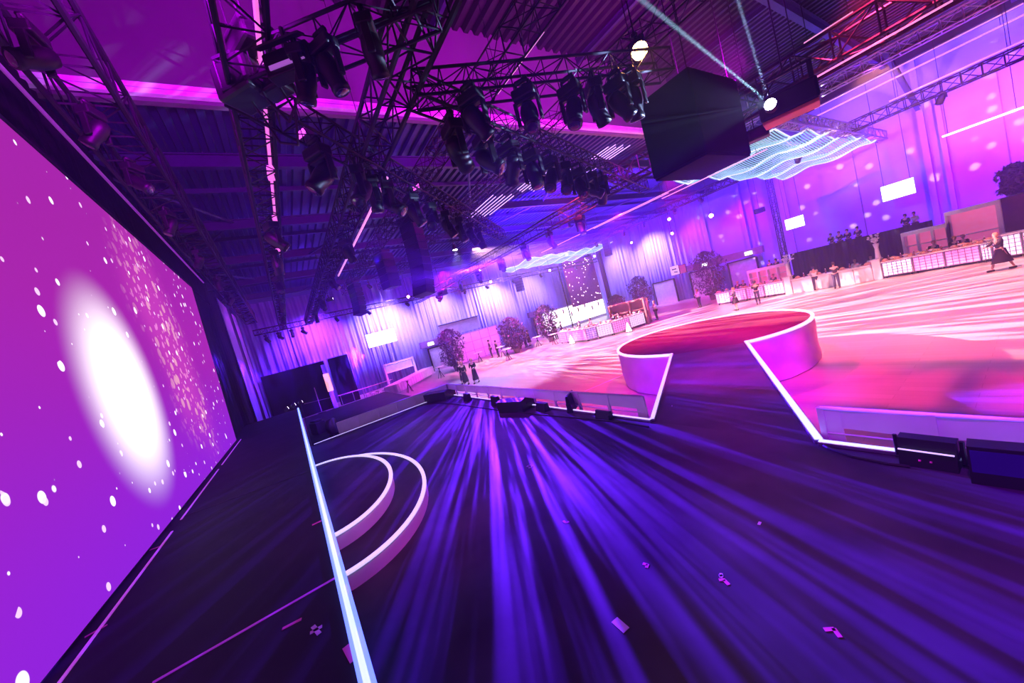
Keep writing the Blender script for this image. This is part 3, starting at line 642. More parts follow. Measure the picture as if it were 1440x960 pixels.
# sparkle lamp: throws little dots on the side wall
sl = lamp('SPOT', 'sparkle_lamp', (-7.5, 27, 8.6), (.9, .65, 1), 42000, (-8, 45, 10.5), .01, 95, .4); sl.data.use_nodes = True; nt = sl.data.node_tree; em = nt.nodes['Emission']
u, v, sp_ = gobo_dir(nt); cb = N(nt, 'ShaderNodeCombineXYZ'); nt.links.new(u, cb.inputs[0]); nt.links.new(v, cb.inputs[1])
vo = N(nt, 'ShaderNodeTexVoronoi'); vo.inputs['Scale'].default_value = 17; nt.links.new(cb.outputs[0], vo.inputs['Vector'])
sc_ = N(nt, 'ShaderNodeSeparateColor'); nt.links.new(vo.outputs['Color'], sc_.inputs[0])
dd = mth(nt, 'MULTIPLY', mth(nt, 'SUBTRACT', 1, sstep(nt, vo.outputs['Distance'], .10, .32)), mth(nt, 'GREATER_THAN', sc_.outputs[0], .5))
nz2 = N(nt, 'ShaderNodeTexNoise'); nz2.inputs['Scale'].default_value = 3; nt.links.new(cb.outputs[0], nz2.inputs['Vector'])
nt.links.new(mth(nt, 'ADD', dd, mth(nt, 'MULTIPLY', sstep(nt, nz2.outputs['Fac'], .4, .8), .25)), em.inputs['Strength'])
# ------------------------------------------------------------------ hanging speakers
def line_array(px, py, x, n, w_, h, lean, label, d=.5, rz=.3):
    p = at(px, py, x=x); t = thing('line_array_speaker', label, 'loudspeaker', p, rz)
    y = 0; z = 0; a = 0
    for i in range(n):
        R = Matrix.Rotation(a, 3, 'X'); c = Vector((0, y, z)) + R@Vector((0, 0, -h/2))
        MB().box(c, (w_, d, h*.95), R, bev=.02).build('cabinet', BLK, t)
        e = Vector((0, y, z)) + R@Vector((0, 0, -h)); y, z = e.y, e.z; a -= lean*(i/n)
    MB().box((0, 0, .1), (w_*.9, .5, .1)).tube((0, 0, .1), (0, 0, 12.30-p.z), .02).build('flying_frame', BLK, t)
    return t
line_array(573, 304, -16, 11, 1.05, .34, .07, 'largest curved black speaker column hanging in mid hall')
line_array(497, 400, -24, 7, .9, .28, .11, 'small curved black speaker column left of the large one')
line_array(728, 391, -33, 5, .85, .30, .10, 'tiny black speaker column before the lit end curtain')
line_array(851, 337, -32, 6, .9, .36, .08, 'black speaker column beside the hall corner')
line_array(538, 358, -19, 5, .8, .36, .0, 'straight black subwoofer stack hanging left of the large column', d=.7)
for px, py, x, lb in ((622, 412, -30, 'dark hanging floodlight box before the end curtain'), (795, 318, -24, 'dark cluster box above the red beam'), (1068, 296, -15, 'dark boxy light cluster under the bar truss'), (1062, 190, -6.2, 'dark moving light body hanging before the glowing rack')):
    p = at(px, py, x=x); t = thing('hanging_light_box', lb, 'stage light', p, .3)
    MB().box((0, 0, 0), (.9, .5, .45), bev=.05).build('body', BLK, t); MB().box((.1, -.27, -.02), (.5, .04, .25)).build('front', GLASS, t); MB().tube((0, 0, .2), (0, 0, (12.30 if p.x < -12.6 else 16.0)-p.z), .02).build('hanging_bar', BLK, t)
# black cloth box
t = thing('hanging_black_box', 'huge black cloth covered box hanging from the roof', 'box', (-5.08, 10.6, 4.2+2.5))
MB().box((0, 0, 1.0), (1.45, 2.4, 2.0), bev=.03).build('body', BLKM, t); MB().box((0, 0, -.03), (1.4, 2.3, .05)).build('underside', BLKM, t)
b = MB()
for x in (-.6, .6):
    for y in (-1., 1.): b.tube((x, y, 1.9), (x, y, 15.8-6.7), .015)
b.build('cable', BLK, t)
# glowing wavy racks
GLOWC = mat('cyan_led_slat', (.05, .08, .1), .4, emit=(.35, .80, .88), estr=.75); GLOWW = mat('white_led_rail', (.1, .1, .1), .4, emit=(.8, .82, 1), estr=1.3)
def wavy_rack(x0, x1, y0, y1, z, label, rows=5, slats=46):
    t = thing('wavy_led_rack', label, 'light', ((x0+x1)/2, (y0+y1)/2, z)); L = x1-x0; W = (y1-y0)/rows
    for r in range(rows):
        yb = -(y1-y0)/2 + W*r; off = random.uniform(-.05, .05)*L
        def P(i, s): # s 0..1 across the ribbon
            return Vector((off-L/2+L*i/slats, yb+W*s, .35*math.sin(math.pi*s)*-1 + .12*math.sin(i*.25+r)))
        rb = MB()
        for s in (0, .5, 1):
            for i in range(slats): rb.tube(P(i, s), P(i+1, s), .05, 5)
        for i in (0, slats): rb.tube(P(i, 0), P(i, .5), .05, 5).tube(P(i, .5), P(i, 1), .05, 5)
        fr_ = rb.build('rail', GLOWW, t); sb = MB()
        for i in range(slats+1):
            pts = [P(i, s/6) for s in range(7)]
            for a, c in zip(pts, pts[1:]):
                R = (c-a).to_track_quat('Y', 'Z').to_matrix(); sb.box((a+c)/2, (L/slats*.42, (c-a).length, .03), R)
        sb.build('slats', GLOWC, fr_)
    MB().tube((-L*.3, 0, .2), (-L*.3, 0, 15.3-z if x0 > -12.5 else 12.1-z), .02).tube((L*.3, 0, .2), (L*.3, 0, 15.3-z if x0 > -12.5 else 12.1-z), .02).build('cable', BLK, t)
    return t
wavy_rack(-12.8, -7.2, 22.5, 41.0, 9.7, 'large wavy rack of glowing white slats over the hall')
wavy_rack(-39.5, -32.5, 26.5, 40.0, 9.9, 'smaller wavy glowing rack far away near the corner', slats=40)
truss('lighting_truss', 'violet lit truss at the near end of the large glowing rack', (-6.9, 22, 9.9), (-6.9, 42, 9.9), .55, .04, .02, m=VTR)

# ------------------------------------------------------------------ guard rails with cloth in front of the stage edge
def guard(a, b_, z0, z1, label, legs):
    a, b_ = Vector((*a, 0)), Vector((*b_, 0)); t = thing('cloth_guard_rail', label, 'guard rail', a); d = b_-a
    b = MB(); skirtwall(b, [(0, 0), (d.x, d.y)], z0+(z1-z0)*.36, z1, .012, .9)
    b.build('cloth', SKIRT, t)
    MB().tube((0, 0, z1), d+Vector((0, 0, z1)), .022, 8).tube(Vector((0, 0, z0+.08)), d+Vector((0, 0, z0+.08)), .012, 6).build('rail', SKIRT, t)
    for i in range(legs):
        p = d*(i/(legs-1)) if legs > 1 else d*0; MB().box(p+Vector((0, 0, z1/2)), (.07, .04, z1)).build('post', SKIRT, t)
    e = MB().add([(0, 0, z0-.1), (.22 if d.x > 0 else -.22, 0, z0-.1), (0.20 if d.x > 0 else -.2, 0, z1), (0, 0, z1)], [(0, 1, 2, 3)]); e.build('end_flap', SKIRT, t)
guard((-1.95, 5.72), (9, 5.72), 1.43, 1.87, 'white cloth guard rail along the stage edge right of the runway', 12)
guard((-4.84, 5.72), (-15.6, 5.72), 1.43, 1.87, 'white cloth guard rail along the stage edge left of the runway', 12)
guard((-15.6, 5.72), (-15.75, 1.0), 1.0, 1.86, 'violet cloth guard rail down the far short end of the stage', 7)
# ------------------------------------------------------------------ small gear on the stage
def wedge(px, py, w_, h, d_, label, rz=0., face=BLK, name='monitor_speaker', z=ZS, tall=False):
    p = at(px, py, z=z); t = thing(name, label, 'loudspeaker', p, rz)
    pr = [(-d_/2, 0), (d_/2, 0), (d_/2, h*.55), (-d_*.1, h), (-d_/2, h*.9)] if not tall else [(-d_/2, 0), (d_/2, 0), (d_/2-.06, h), (-d_/2+.05, h)]
    vs = [(x, y, zz) for x in (-w_/2, w_/2) for y, zz in pr]; n = len(pr)
    MB().add(vs, [tuple(range(n)), tuple(range(n, 2*n))] + [(i, (i+1) % n, n+(i+1) % n, n+i) for i in range(n)]).build('cabinet', BLK, t)
    if not tall:
        a = Vector((0, d_/2, h*.55)); c = Vector((0, -d_*.1, h)); mid = (a+c)/2; R = (c-a).to_track_quat('Y', 'Z').to_matrix()
        MB().box(mid+R@Vector((0, 0, .006)), (w_*.9, (c-a).length*.9, .014), R).build('grille', face, t)
    else: MB().box((0, -d_/2-.005+.03, h*.62), (w_*.92, .012, h*.6), Matrix.Rotation(-.05, 3, 'X')).build('front', face, t)
    for s in (-1, 1): MB().box((s*w_/2, 0, h*.5), (.02, .12, .05)).build('handle', BLK, t)
    return t
NAVY = mat('dark_blue_screen', (.02, .02, .12), .25, emit=(.01, .0, .08), estr=.6)
VSH = mat('pale_violet_panel', (.5, .45, .8), .4)
t = wedge(1309, 652, .42, .30, .25, 'black stage light with two little lights right of the runway', 3.1, tall=True, face=BLK)
for x in (-.03, .05): MB().box((x, .12, .08), (.018, .02, .012)).build('indicator_light', LENSP if False else TAPEP, t)
MB().tube((-.24, 0, .3), (-.24, 0, .06), .02).tube((.24, 0, .3), (.24, 0, .06), .02).build('yoke', BLK, t); MB().box((0, .125, .19), (.40, .012, .012)).build('blue_line', LEDS, t)
wedge(1418, 676, .42, .36, .3, 'largest black monitor box with dark blue face at right edge', 0.05, tall=True, face=NAVY)
wedge(850, 588, .42, .18, .16, 'small black floor light just left of the runway', 3.1, tall=True)
wedge(806, 575, .55, .42, .16, 'stage monitor with pale violet front standing at the edge', -1.0, face=VSH, tall=True)
wedge(764, 577, .42, .22, .2, 'small black floor light between the two left monitors', 3.1, tall=True)
wedge(727, 575, .95, .36, .6, 'wide black wedge monitor on the stage edge', .3, face=VSH)
wedge(698, 569, .4, .3, .2, 'small black floor light left of the wide wedge', 3.1, tall=True)
wedge(658, 563, .42, .28, .2, 'small black floor light near the stage corner', 3.1, tall=True)
wedge(620, 561, 1.2, .4, .7, 'black wedge monitor with bright top at the stage corner', .5, face=VSH)
b = MB(); pts = [at(x, y, z=ZS+.012) for x, y in ((600, 566), (640, 568), (690, 575), (760, 583), (830, 589), (880, 594), (912, 600))]; b.path(pts, .018, 6)
tag(b.build('cable', BLK), 'black cable lying along the left front stage edge', 'cable')
b = MB(); pts = [at(x, y, z=ZS+.012) for x, y in ((1152, 622), (1165, 630), (1200, 642), (1250, 652), (1280, 656))]; b.path(pts, .018, 6)
tag(b.build('cable', BLK), 'black cable lying along the right front stage edge', 'cable')
# tape marks
def tape(pxs, z, w_, m_, label, cat='tape mark'):
    b = MB()
    for a, c in pxs:
        a = at(*a, z=z+.003); c = at(*c, z=z+.003); d = c-a; R = d.to_track_quat('X', 'Z').to_matrix(); b.box((a+c)/2, (d.length, w_, .004), R)
    return tag(b.build('floor_tape', m_), label, cat)
tape([((864, 871), (881, 886))], ZS, .07, TAPEW, 'white tape rectangle in the foreground of the stage')
tape([((1159, 885), (1174, 884)), ((1172, 883), (1182, 896))], ZS, .03, TAPEP, 'pink tape corner nearest the lower right')
tape([((1011, 815), (1020, 815)), ((1018, 815), (1025, 822))], ZS, .03, TAPEP, 'pink tape corner with a small cross beside it')
tape([((1011, 809), (1017, 809)), ((1014, 806), (1014, 812))], ZS, .025, TAPEW, 'little white cross above a pink tape corner')
tape([((904, 792), (911, 794)), ((911, 793), (909, 798))], ZS, .03, TAPEP, 'small pink tape corner in mid stage')
tape([((741, 655), (749, 656)), ((745, 653), (745, 658))], ZS, .045, TAPEW, 'bright white tape cross on the stage')
tape([((792, 732), (796, 735)), ((796, 735), (800, 733))], ZS, .03, TAPEP, 'tiny pink tape mark in the light streaks')
tape([((1066, 735), (1070, 736))], ZS, .05, TAPEW, 'tiny white dot of tape on the right half of stage')
tape([((214, 960), (472, 812))], ZU, .035, mat('violet_glow_tape', (.75, .12, .85), .6, var=.05, emit=(.5, .03, .6), estr=.12), 'long violet tape line across the upper stage', 'tape')  # faint glow added to the tape
tape([((397, 884), (424, 870))], ZU, .035, TAPEP, 'pink tape dash beside the tape cross')
tape([((436, 890), (453, 880)), ((440, 880), (449, 891))], ZU, .035, TAPEW, 'violet tape cross by the blue edge')
tape([((488, 907), (499, 927))], ZU, .07, TAPEP, 'square tape piece touching the blue edge')
tape([((439, 738), (452, 732))], ZU, .04, TAPEP, 'short tape dash touching the blue edge')
tape([((119, 896), (151, 878))], ZU, .04, TAPEP, 'tape dash near the lower end of the screen')
tape([((211, 773), (228, 767))], ZU, .04, TAPEP, 'tape dash near the middle of the screen foot')
tape([((240, 732), (470, 650))], ZU, .02, BLK, 'faint dark seam line across the upper stage')
tape([((945, 530+40), (600+345, 571))], ZS, .01, TAPEW, 'faint speck of tape on the runway')
# white line on the hall floor
tape([((822, 550), (876, 527))], 0, .07, TAPEW, 'white line on the hall floor left of the round stage', 'floor line')
# ------------------------------------------------------------------ band corner beyond the stage
b = MB()
def darkbox(pxa, pxb, pxc, x, label, z0=0):
    a, c = at(*pxa, x=x), at(*pxb, x=x); t = thing('black_backdrop', label, 'backdrop', (x, (a.y+c.y)/2, 0)); h = (a.z+c.z)/2
    MB().box((0, 0, (h+z0)/2), (.3, abs(c.y-a.y), h-z0)).build('cloth', BLKM, t)
    MB().tube((.1, -abs(c.y-a.y)/2, h+.03), (.1, abs(c.y-a.y)/2, h+.03), .05).build('top_pipe', BLK, t); return t
darkbox((366, 530), (455, 509), 0, -38.5, 'wide black backdrop before the end wall left of the orange strip')
darkbox((460, 505), (488, 499), 0, -38.2, 'narrower black backdrop right of the orange strip')
p = at(466, 552, x=-37.2); q = at(456, 512, x=-37.2); t = thing('light_column', 'slim column glowing orange between the black backdrops', 'light', (p.x, p.y, 0))
MB().box((0, 0, q.z/2), (.3, .35, q.z)).build('post', CURT, t); MB().box((.17, 0, (p.z+q.z)/2-.35), (.05, .5, (q.z-p.z)*.62), bev=.02).build('glowing_panel', mat('orange_glow', (1, .6, .3), .4, emit=(1, .42, .25), estr=1.1), t)
t = thing('band_riser', 'low dark riser beyond the far end of the stage', 'stage', (-25, 2.9, 0))
MB().box((1.2, 0, .45), (11.4, 5.8, .9), bev=.02).build('deck', UPPERM, t)
p = at(453, 580, z=.9); t = thing('microphone_stand', 'microphone stand with a long boom beyond the blue edge', 'stand', p)
MB().tube((0, 0, 0), (0, 0, 1.9), .03).tube((0, -.9, 1.0), (0, .9, .85), .02).build('pole', mat('rosy_metal', (.6, .3, .4), .4, .6), t); MB().lathe([(.28, 0), (.28, .03), (.03, .05)], 14).build('base', BLK, t)
p = at(471, 612, z=.9); t = thing('floor_fan', 'round black stage fan beyond the far stage edge', 'fan', p, .9)
MB().lathe([(.34, -.12), (.38, -.08), (.38, .08), (.34, .12)], 24, (0, 0, .45), rot=Matrix.Rotation(1.57, 3, 'Y')).build('housing', BLK, t)
b = MB()
for i in range(5): q_ = i*6.283/5; b.box((.1, .17*math.cos(q_), .45+.17*math.sin(q_)), (.02, .1, .3), Matrix.Rotation(q_, 3, 'X'))
b.build('blades', TRUSS, t); MB().box((0, .2, .06), (.2, .06, .12)).box((0, -.2, .06), (.2, .06, .12)).build('foot', BLK, t)
for px, py, lb in ((452, 612, 'dark stack of band gear left of the fan'), (500, 606, 'dark case behind the far stage strip'), (528, 590, 'little dark case near the violet guard cloth')):
    p = at(px, py, z=.9 if px < 500 else .0); p.z = .9 if px < 500 else 0; p.x = min(p.x, -20.9) if px < 500 else p.x; t = thing('equipment_case', lb, 'case', p, .4)
    MB().box((0, 0, .3), (.7, .5, .6), bev=.03).build('body', BLK, t); MB().box((0, 0, .66), (.5, .4, .1), bev=.02).build('lid', BLK, t)
    MB().box((0, .26, .3), (.2, .03, .04)).build('handle', ALU, t)
for i, (px, py, e) in enumerate(((388, 589, 900), (402, 575, 300), (412, 570, 250), (422, 566, 200))):
    p = at(px, py, x=-29.5); t = thing('small_spotlight', 'small white spotlight, %s of the four beside the black backdrop' % ('lowest', 'second lowest', 'third lowest', 'topmost')[i], 'stage light', p, 0)
    MB().lathe([(.1, -.12), (.13, 0), (.13, .15)], 10, rot=Matrix.Rotation(-1.3, 3, 'X')).build('can', BLK, t); MB().lathe([(.11, .16), (.02, .17)], 10, rot=Matrix.Rotation(-1.3, 3, 'X')).build('lens', mat('small_white_lens', (.9, .9, 1), .3, emit=(.9, .8, 1), estr=8), t)
    MB().tube((0, 0, -.1), (0, 0, -p.z), .03).build('pole', BLK, t)
    if e: lamp('SPOT', 'lamp_beam', p+Vector((.02, .2, .05)), (.6, .5, 1), e*2, p+Vector((-1, 6, 1.2)), .02, 9, .4)
# ------------------------------------------------------------------ hung screens, signs
def flat_screen(px, py, w_, h, x=None, y=None, label='', m_=SCRW, name='hanging_screen', hang=0.):
    p = at(px, py, x=x, y=y); rz = math.pi/2 if x is not None else 0
    t = thing(name, label, 'screen', p, rz); MB().box((0, .04, 0), (w_+.06, .08, h+.06), bev=.01).build('frame', BLK, t)
    MB().box((0, -.012 if rz == 0 else -.012, 0), (w_, .02, h)).build('lit_face', m_, t)
    b = MB()
    for s in (-1, 1): b.tube((s*w_*.4, .04, h/2), (s*w_*.4, .04, (12.30 if p.x < -12.7 else 15.2)-p.z), .02)
    b.build('hanger', BLK, t); return t
flat_screen(1262.5, 267, 1.75, 1.15, y=41.5, label='glowing white screen hanging highest on the right side wall')
flat_screen(1117.5, 313, 1.4, .95, y=41.0, label='glowing white screen beside the dark truss tower')
flat_screen(536.5, 475, 2.9, 1.35, x=-38, label='glowing white screen hanging on the end curtain')
s_ = kids(bpy.data.objects['hanging_screen.002'])
for c in s_: c.scale = (1, 1, 1)
SIGNM = mat('pale_sign_board', (.9, .85, .9), .5, emit=(1, .7, .9), estr=.5)
t = flat_screen(949, 380, 1.1, 1.1, y=42, label='small white sign board with two black marks on the side wall', m_=SIGNM, name='sign_board')
MB().box((-.05, -.03, .15), (.6, .02, .14)).box((.1, -.03, -.22), (.5, .02, .12), Matrix.Rotation(.2, 3, 'Y')).build('marks', BLK, t)
flat_screen(959.5, 378, .9, 1.0, y=42.6, label='small orange panel beside the white sign board', m_=mat('orange_panel', (.8, .3, .25), .6), name='sign_board')
# wall of lit white shelves by the round bar, starry banner
p = at(812, 418, x=-40.5); a = at(772, 443, x=-40.3); c = at(845, 425, x=-40.3)
t = thing('lit_wall_panel', 'bright white lit bottle wall behind the round bar', 'panel', (-40.3, (a.y+c.y)/2, 0)); wy = abs(c.y-a.y)+3
MB().box((0, 0, 1.6), (.25, wy, 3.2), bev=.02).build('frame', WHITE, t); MB().box((.14, 0, 1.7), (.03, wy-.3, 2.6)).build('lit_face', SCRW, t)
for i in range(9): MB().lathe([(.12, 0), (.12, .5), (.05, .65), (.05, .85)], 8, (.25, -wy/2+1.1+i*(wy-2)/8, 1.5+.35*(i % 3))).build('bottle_shape', ORG, t)
a = at(772, 375, x=-39); c = at(832, 365, x=-39); bt = at(838, 440, x=-39)
t = thing('starry_banner', 'tall plum banner with little lit stars near the hall corner', 'banner', (-39.6, 40.3, 0)); 
MB().box((0, 0, 6.2), (.08, 7.2, 7.0)).build('cloth', BANNER, t); rb = random.Random(5)
MB().tube((0, -3.6, 9.72), (0, 3.6, 9.72), .05).build('top_pipe', BLK, t)
for i in range(60):
    y_, z_ = rb.uniform(-3.4, 3.4), rb.uniform(2.9, 9.5); MB().lathe([(.07, 0), (.04, .04)], 6, (.05, y_, z_), rot=Matrix.Rotation(1.57, 3, 'Y')).build('star', STARW, t)
t = thing('tall_pylon', 'pale and black tall pylon standing in the hall corner', 'pylon', (-38.5, 42.6, 0))
MB().box((0, 0, 5), (.5, .5, 10), bev=.03).build('pale_post', CURT, t); MB().box((.1, .9, 5), (.6, .5, 10), bev=.03).build('black_post', BLKM, t)
# doors with headers
def door(n, px, py, x=None, y=None, w_=1.5, h=2.5, exitside=0, hd=True):
    p = at(px, py, z=0.0) if False else at(px, py, x=x, y=y); p.z = 0; rz = math.pi/2 if x is not None else 0
    o = MB().box((0, 0, h/2), (w_, .12, h), bev=.01).build('door_%d' % n, DOORM); struct(o); o.location = p; o.rotation_euler = (0, 0, rz)
    MB().box((0, -.04, h+.05), (w_+.25, .2, .12)).box((-w_/2-.08, -.04, h/2), (.14, .2, h)).box((w_/2+.08, -.04, h/2), (.14, .2, h)).build('door_frame', BLK, o)
    MB().box((w_*.36, -.12, 1.05), (.2, .06, .05)).build('door_handle', ALU, o)
    if hd: MB().box((0, -.1, h+.65), (w_+1.8, .5, .75), bev=.02).build('canopy', mat('plum_canopy', (.18, .08, .2), .7), o)
    if exitside: MB().box((exitside*w_*.35, -.42, h+.6), (.7, .1, .34)).build('exit_sign', EXITM, o)
door(1, 617, 500, x=-41.0, w_=2.0, h=2.7, exitside=-1); door(2, 763, 463, x=-41.0, w_=2, h=2.7)
door(3, 936, 410, y=44, w_=3.0, h=3.0, exitside=0, hd=False); door(4, 988, 395, y=44, w_=2.6, h=3.2, exitside=1); door(5, 1046, 380, y=44, w_=2.8, h=3.2, exitside=1)
# white gridded partition on the end wall
a = at(652, 500, x=-38.5); c = at(706, 470, x=-38.5)
t = thing('grid_partition', 'pale partition wall with a square grid before the end curtain', 'partition', (-38.5, 19.3, 0))
MB().box((0, 0, 1.7), (.12, 6.4, 3.4), bev=.01).build('panel', WHITE, t); b = MB()
for i in range(6): b.box((.08, -3.1+i*1.24, 1.7), (.03, .05, 3.3))
for k in range(4): b.box((.08, 0, .1+k*1.08), (.03, 6.3, .05))
b.build('grid_bars', mat('violet_bar', (.4, .35, .5), .5), t)
MB().box((-.9, -1.2, 4.3), (.1, 5.2, 1.4)).build('back_panel', DOORM, t); MB().box((-.8, -1.2, 5.05), (.2, 5.4, .12)).build('top_bar', BLK, t)

# ------------------------------------------------------------------ bars
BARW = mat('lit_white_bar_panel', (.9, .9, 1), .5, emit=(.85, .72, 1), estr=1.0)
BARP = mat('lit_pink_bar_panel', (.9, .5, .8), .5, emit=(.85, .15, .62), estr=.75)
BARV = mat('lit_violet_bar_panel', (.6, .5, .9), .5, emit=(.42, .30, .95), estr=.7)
GRID = mat('plum_grid_bars', (.25, .1, .3), .5)
def bar_module(a, b_, label, front, group=None, h=1.05, depth=.75, plain=False):
    """a, b_: the two ends of the front face on the floor, seen from the front left to right"""
    a, b_ = Vector(a), Vector(b_); a.z = b_.z = 0; d = b_-a; L = d.length; t = thing('bar_counter', label, 'bar counter', a, math.atan2(d.y, d.x), group)
    z0 = .0 if plain else .14
    MB().box((L/2, depth/2, (h+z0)/2), (L-.03, depth-.02, h-z0), bev=.01).build('body', WHITE, t)
    MB().box((L/2, depth/2-.05, h+.03), (L+.0, depth+.15, .06), bev=.015).build('worktop', WHITE, t)
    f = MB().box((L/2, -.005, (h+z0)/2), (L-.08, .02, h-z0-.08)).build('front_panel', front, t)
    if not plain:
        g = MB(); n = max(3, int(L/.22))
        for i in range(n+1): g.box((.04+(L-.08)*i/n, -.025, (h+z0)/2), (.03, .018, h-z0-.06))
        for k in range(6): g.box((L/2, -.025, z0+.04+(h-z0-.08)*k/5), (L-.06, .018, .03))
        g.build('front_grid', GRID, f)
        for x in (.12, L-.12): MB().lathe([(.06, -.03), (.07, 0), (.06, .03)], 10, (x, .12, .07), rot=Matrix.Rotation(1.57, 3, 'Y')).build('castor', BLK, t)
    return t
def base(px, py): return at(px, py, z=0)
Yb = 33.2
def bx(px): # x on the bar line for a pixel column
    lo_, hi_ = -30., 10.
    for _ in range(40):
        m_ = (lo_+hi_)/2; P = Vector((m_, Yb, -CZ)); d = Vector((P.x*BX.x+P.y*BY.x+P.z*BZ.x, 0, P.x*BX.z+P.y*BY.z+P.z*BZ.z))
        if 720+F*d.x/d.z < px: lo_ = m_
        else: hi_ = m_
    return m_
def row(pxs, mats, labels, **k):
    for a, b_, m_, l in zip(pxs, pxs[1:], mats, labels): bar_module((bx(a), Yb, 0), (bx(b_), Yb, 0), l, m_, **k)
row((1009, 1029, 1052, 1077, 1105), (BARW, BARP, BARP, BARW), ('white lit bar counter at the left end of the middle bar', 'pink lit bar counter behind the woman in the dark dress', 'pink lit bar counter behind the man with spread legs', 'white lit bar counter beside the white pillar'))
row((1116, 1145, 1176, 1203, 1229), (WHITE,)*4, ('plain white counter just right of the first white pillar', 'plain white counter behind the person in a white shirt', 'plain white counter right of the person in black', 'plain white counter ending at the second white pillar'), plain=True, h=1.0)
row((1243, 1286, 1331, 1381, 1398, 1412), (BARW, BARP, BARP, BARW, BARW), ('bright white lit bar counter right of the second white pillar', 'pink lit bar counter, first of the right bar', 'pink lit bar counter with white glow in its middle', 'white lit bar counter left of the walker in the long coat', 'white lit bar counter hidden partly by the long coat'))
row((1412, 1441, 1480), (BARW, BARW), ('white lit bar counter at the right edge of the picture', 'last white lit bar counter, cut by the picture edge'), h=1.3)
for a, b_, lb in ((1106, 1115, 'first white pillar with a flower vase between the bars'), (1230, 1242, 'second white pillar with a flower vase between the bars')):
    xa, xb = bx(a), bx(b_); t = thing('white_pillar', lb, 'pillar', ((xa+xb)/2, Yb+.25, 0)); MB().box((0, 0, .65), (xb-xa, .6, 1.3), bev=.02).build('shaft', WHITE, t); MB().box((0, 0, 1.33), (xb-xa+.1, .7, .06)).build('cap', WHITE, t)
    v = thing('flower_vase', 'tall white vase of pale flowers on the %s' % lb.split(' with')[0], 'vase', ((xa+xb)/2+.1, Yb+.3, 1.36))
    MB().lathe([(.16, 0), (.13, .2), (.10, .7), (.16, 1.0)], 14).build('vase', WHITE, v); b = MB(); rr = random.Random(int(xa*10))
    for i in range(26):
        q = Vector((rr.gauss(0, .17), rr.gauss(0, .17), 1.15+rr.random()*.5)); b.lathe([(.02, -.06), (.075, 0), (.02, .05)], 6, q); b.tube((0, 0, .95), q, .008, 4)
    b.build('flowers', FLOWER, v)
def shelf_unit(x0, x1, y, z1, n, label, m_=WHITE, back=BARP, zs=1.35):
    t = thing('back_shelf', label, 'shelf', ((x0+x1)/2, y, 0)); L = x1-x0
    b = MB(); b.box((0, .25, z1/2), (L, .06, z1)); b.box((0, 0, z1-.12), (L, .55, .24), bev=.01)
    for i in range(n+1): b.box((-L/2+L*i/n, 0, z1/2), (.12, .5, z1))
    for k in range(3): b.box((0, 0, .6+k*.5), (L-.1, .45, .05))
    b.build('frame', m_, t); MB().box((0, .2, z1/2+.4), (L-.3, .03, z1-1.1)).build('lit_back', back, t)
    return t
PK = mat('lit_rose_back', (.8, .4, .5), .6, emit=(.75, .12, .30), estr=.5)
shelf_unit(bx(1043), bx(1098), 35.6, 2.35, 4, 'white back shelf of the middle bar', back=PK)
shelf_unit(bx(1268), bx(1334), 35.4, 2.55, 3, 'white back shelf with three bays, right bar', back=PK)
shelf_unit(bx(1334), bx(1412), 35.4, 3.2, 1, 'white open back shelf at the right of the right bar', back=PK)
# long black riser with a drape between the bars
xa, xb = bx(1106), bx(1290); t = thing('black_draped_riser', 'long black draped riser behind the plain white counters', 'stage', ((xa+xb)/2, 38.2, 0))
MB().box((0, 0, 1.0), (xb-xa+1, 2.6, 2.0), bev=.02).build('deck', BLKM, t); skirtwall(MB(), [(-(xb-xa)/2-.5, -1.36), ((xb-xa)/2+.5, -1.36)], 0, 2.9, .05, .4).build('drape', BLKM, t)
xa = bx(1428); t = thing('tall_planter', 'dark plum planter box with a small tree right of the right shelf', 'planter', (xa+.3, 36.5, 0)); MB().box((0, 0, 1.6), (1.5, .8, 3.2), bev=.03).build('box', mat('plum_planter', (.12, .03, .08), .6), t)
# round bar island
isl = [base(788.5, 483.5), base(799, 482.5), base(827, 480), base(842, 476.5), base(864, 471), base(888, 463), base(909, 456)]
for i, (a, b_) in enumerate(zip(isl, isl[1:])):
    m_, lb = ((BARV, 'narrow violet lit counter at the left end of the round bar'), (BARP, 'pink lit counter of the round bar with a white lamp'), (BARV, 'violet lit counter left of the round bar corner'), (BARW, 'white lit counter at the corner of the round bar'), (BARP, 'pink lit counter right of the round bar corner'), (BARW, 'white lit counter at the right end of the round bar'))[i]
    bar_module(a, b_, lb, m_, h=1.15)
far = [isl[0], isl[0]+Vector((2.2, 3.5, 0)), isl[0]+Vector((5.5, 5.4, 0))]
for (px, py), lb in (((805, 481), 'small white cone lamp standing before the left of the round bar'), ((885, 464), 'small white cone lamp standing before the right of the round bar')):
    p = base(px, py+2.5); t = thing('cone_lamp', lb, 'lamp', p); MB().lathe([(.26, 0), (.24, .1), (.06, .75), (.02, .85)], 14).build('cone', SCRW, t); MB().lathe([(.28, 0), (.28, .05), (.25, .06)], 14).build('foot', BLK, t)
c0 = isl[3]+Vector((.3, 4.3, 0))
t = thing('bar_cabinet', 'orange lit open cabinet in the middle of the round bar', 'cabinet', c0, .45); MB().box((0, .4, 1.2), (3.2, .1, 2.4)).box((-1.6, 0, 1.2), (.12, .9, 2.4)).box((1.6, 0, 1.2), (.12, .9, 2.4)).box((0, 0, 2.4), (3.3, .9, .12)).box((.3, 0, 1.2), (.1, .9, 2.4)).build('frame', ORG, t)
MB().box((-.7, 0, 1.5), (1.5, .7, .06)).box((1.0, 0, 1.5), (1.1, .7, .06)).build('shelf_board', ORG, t)
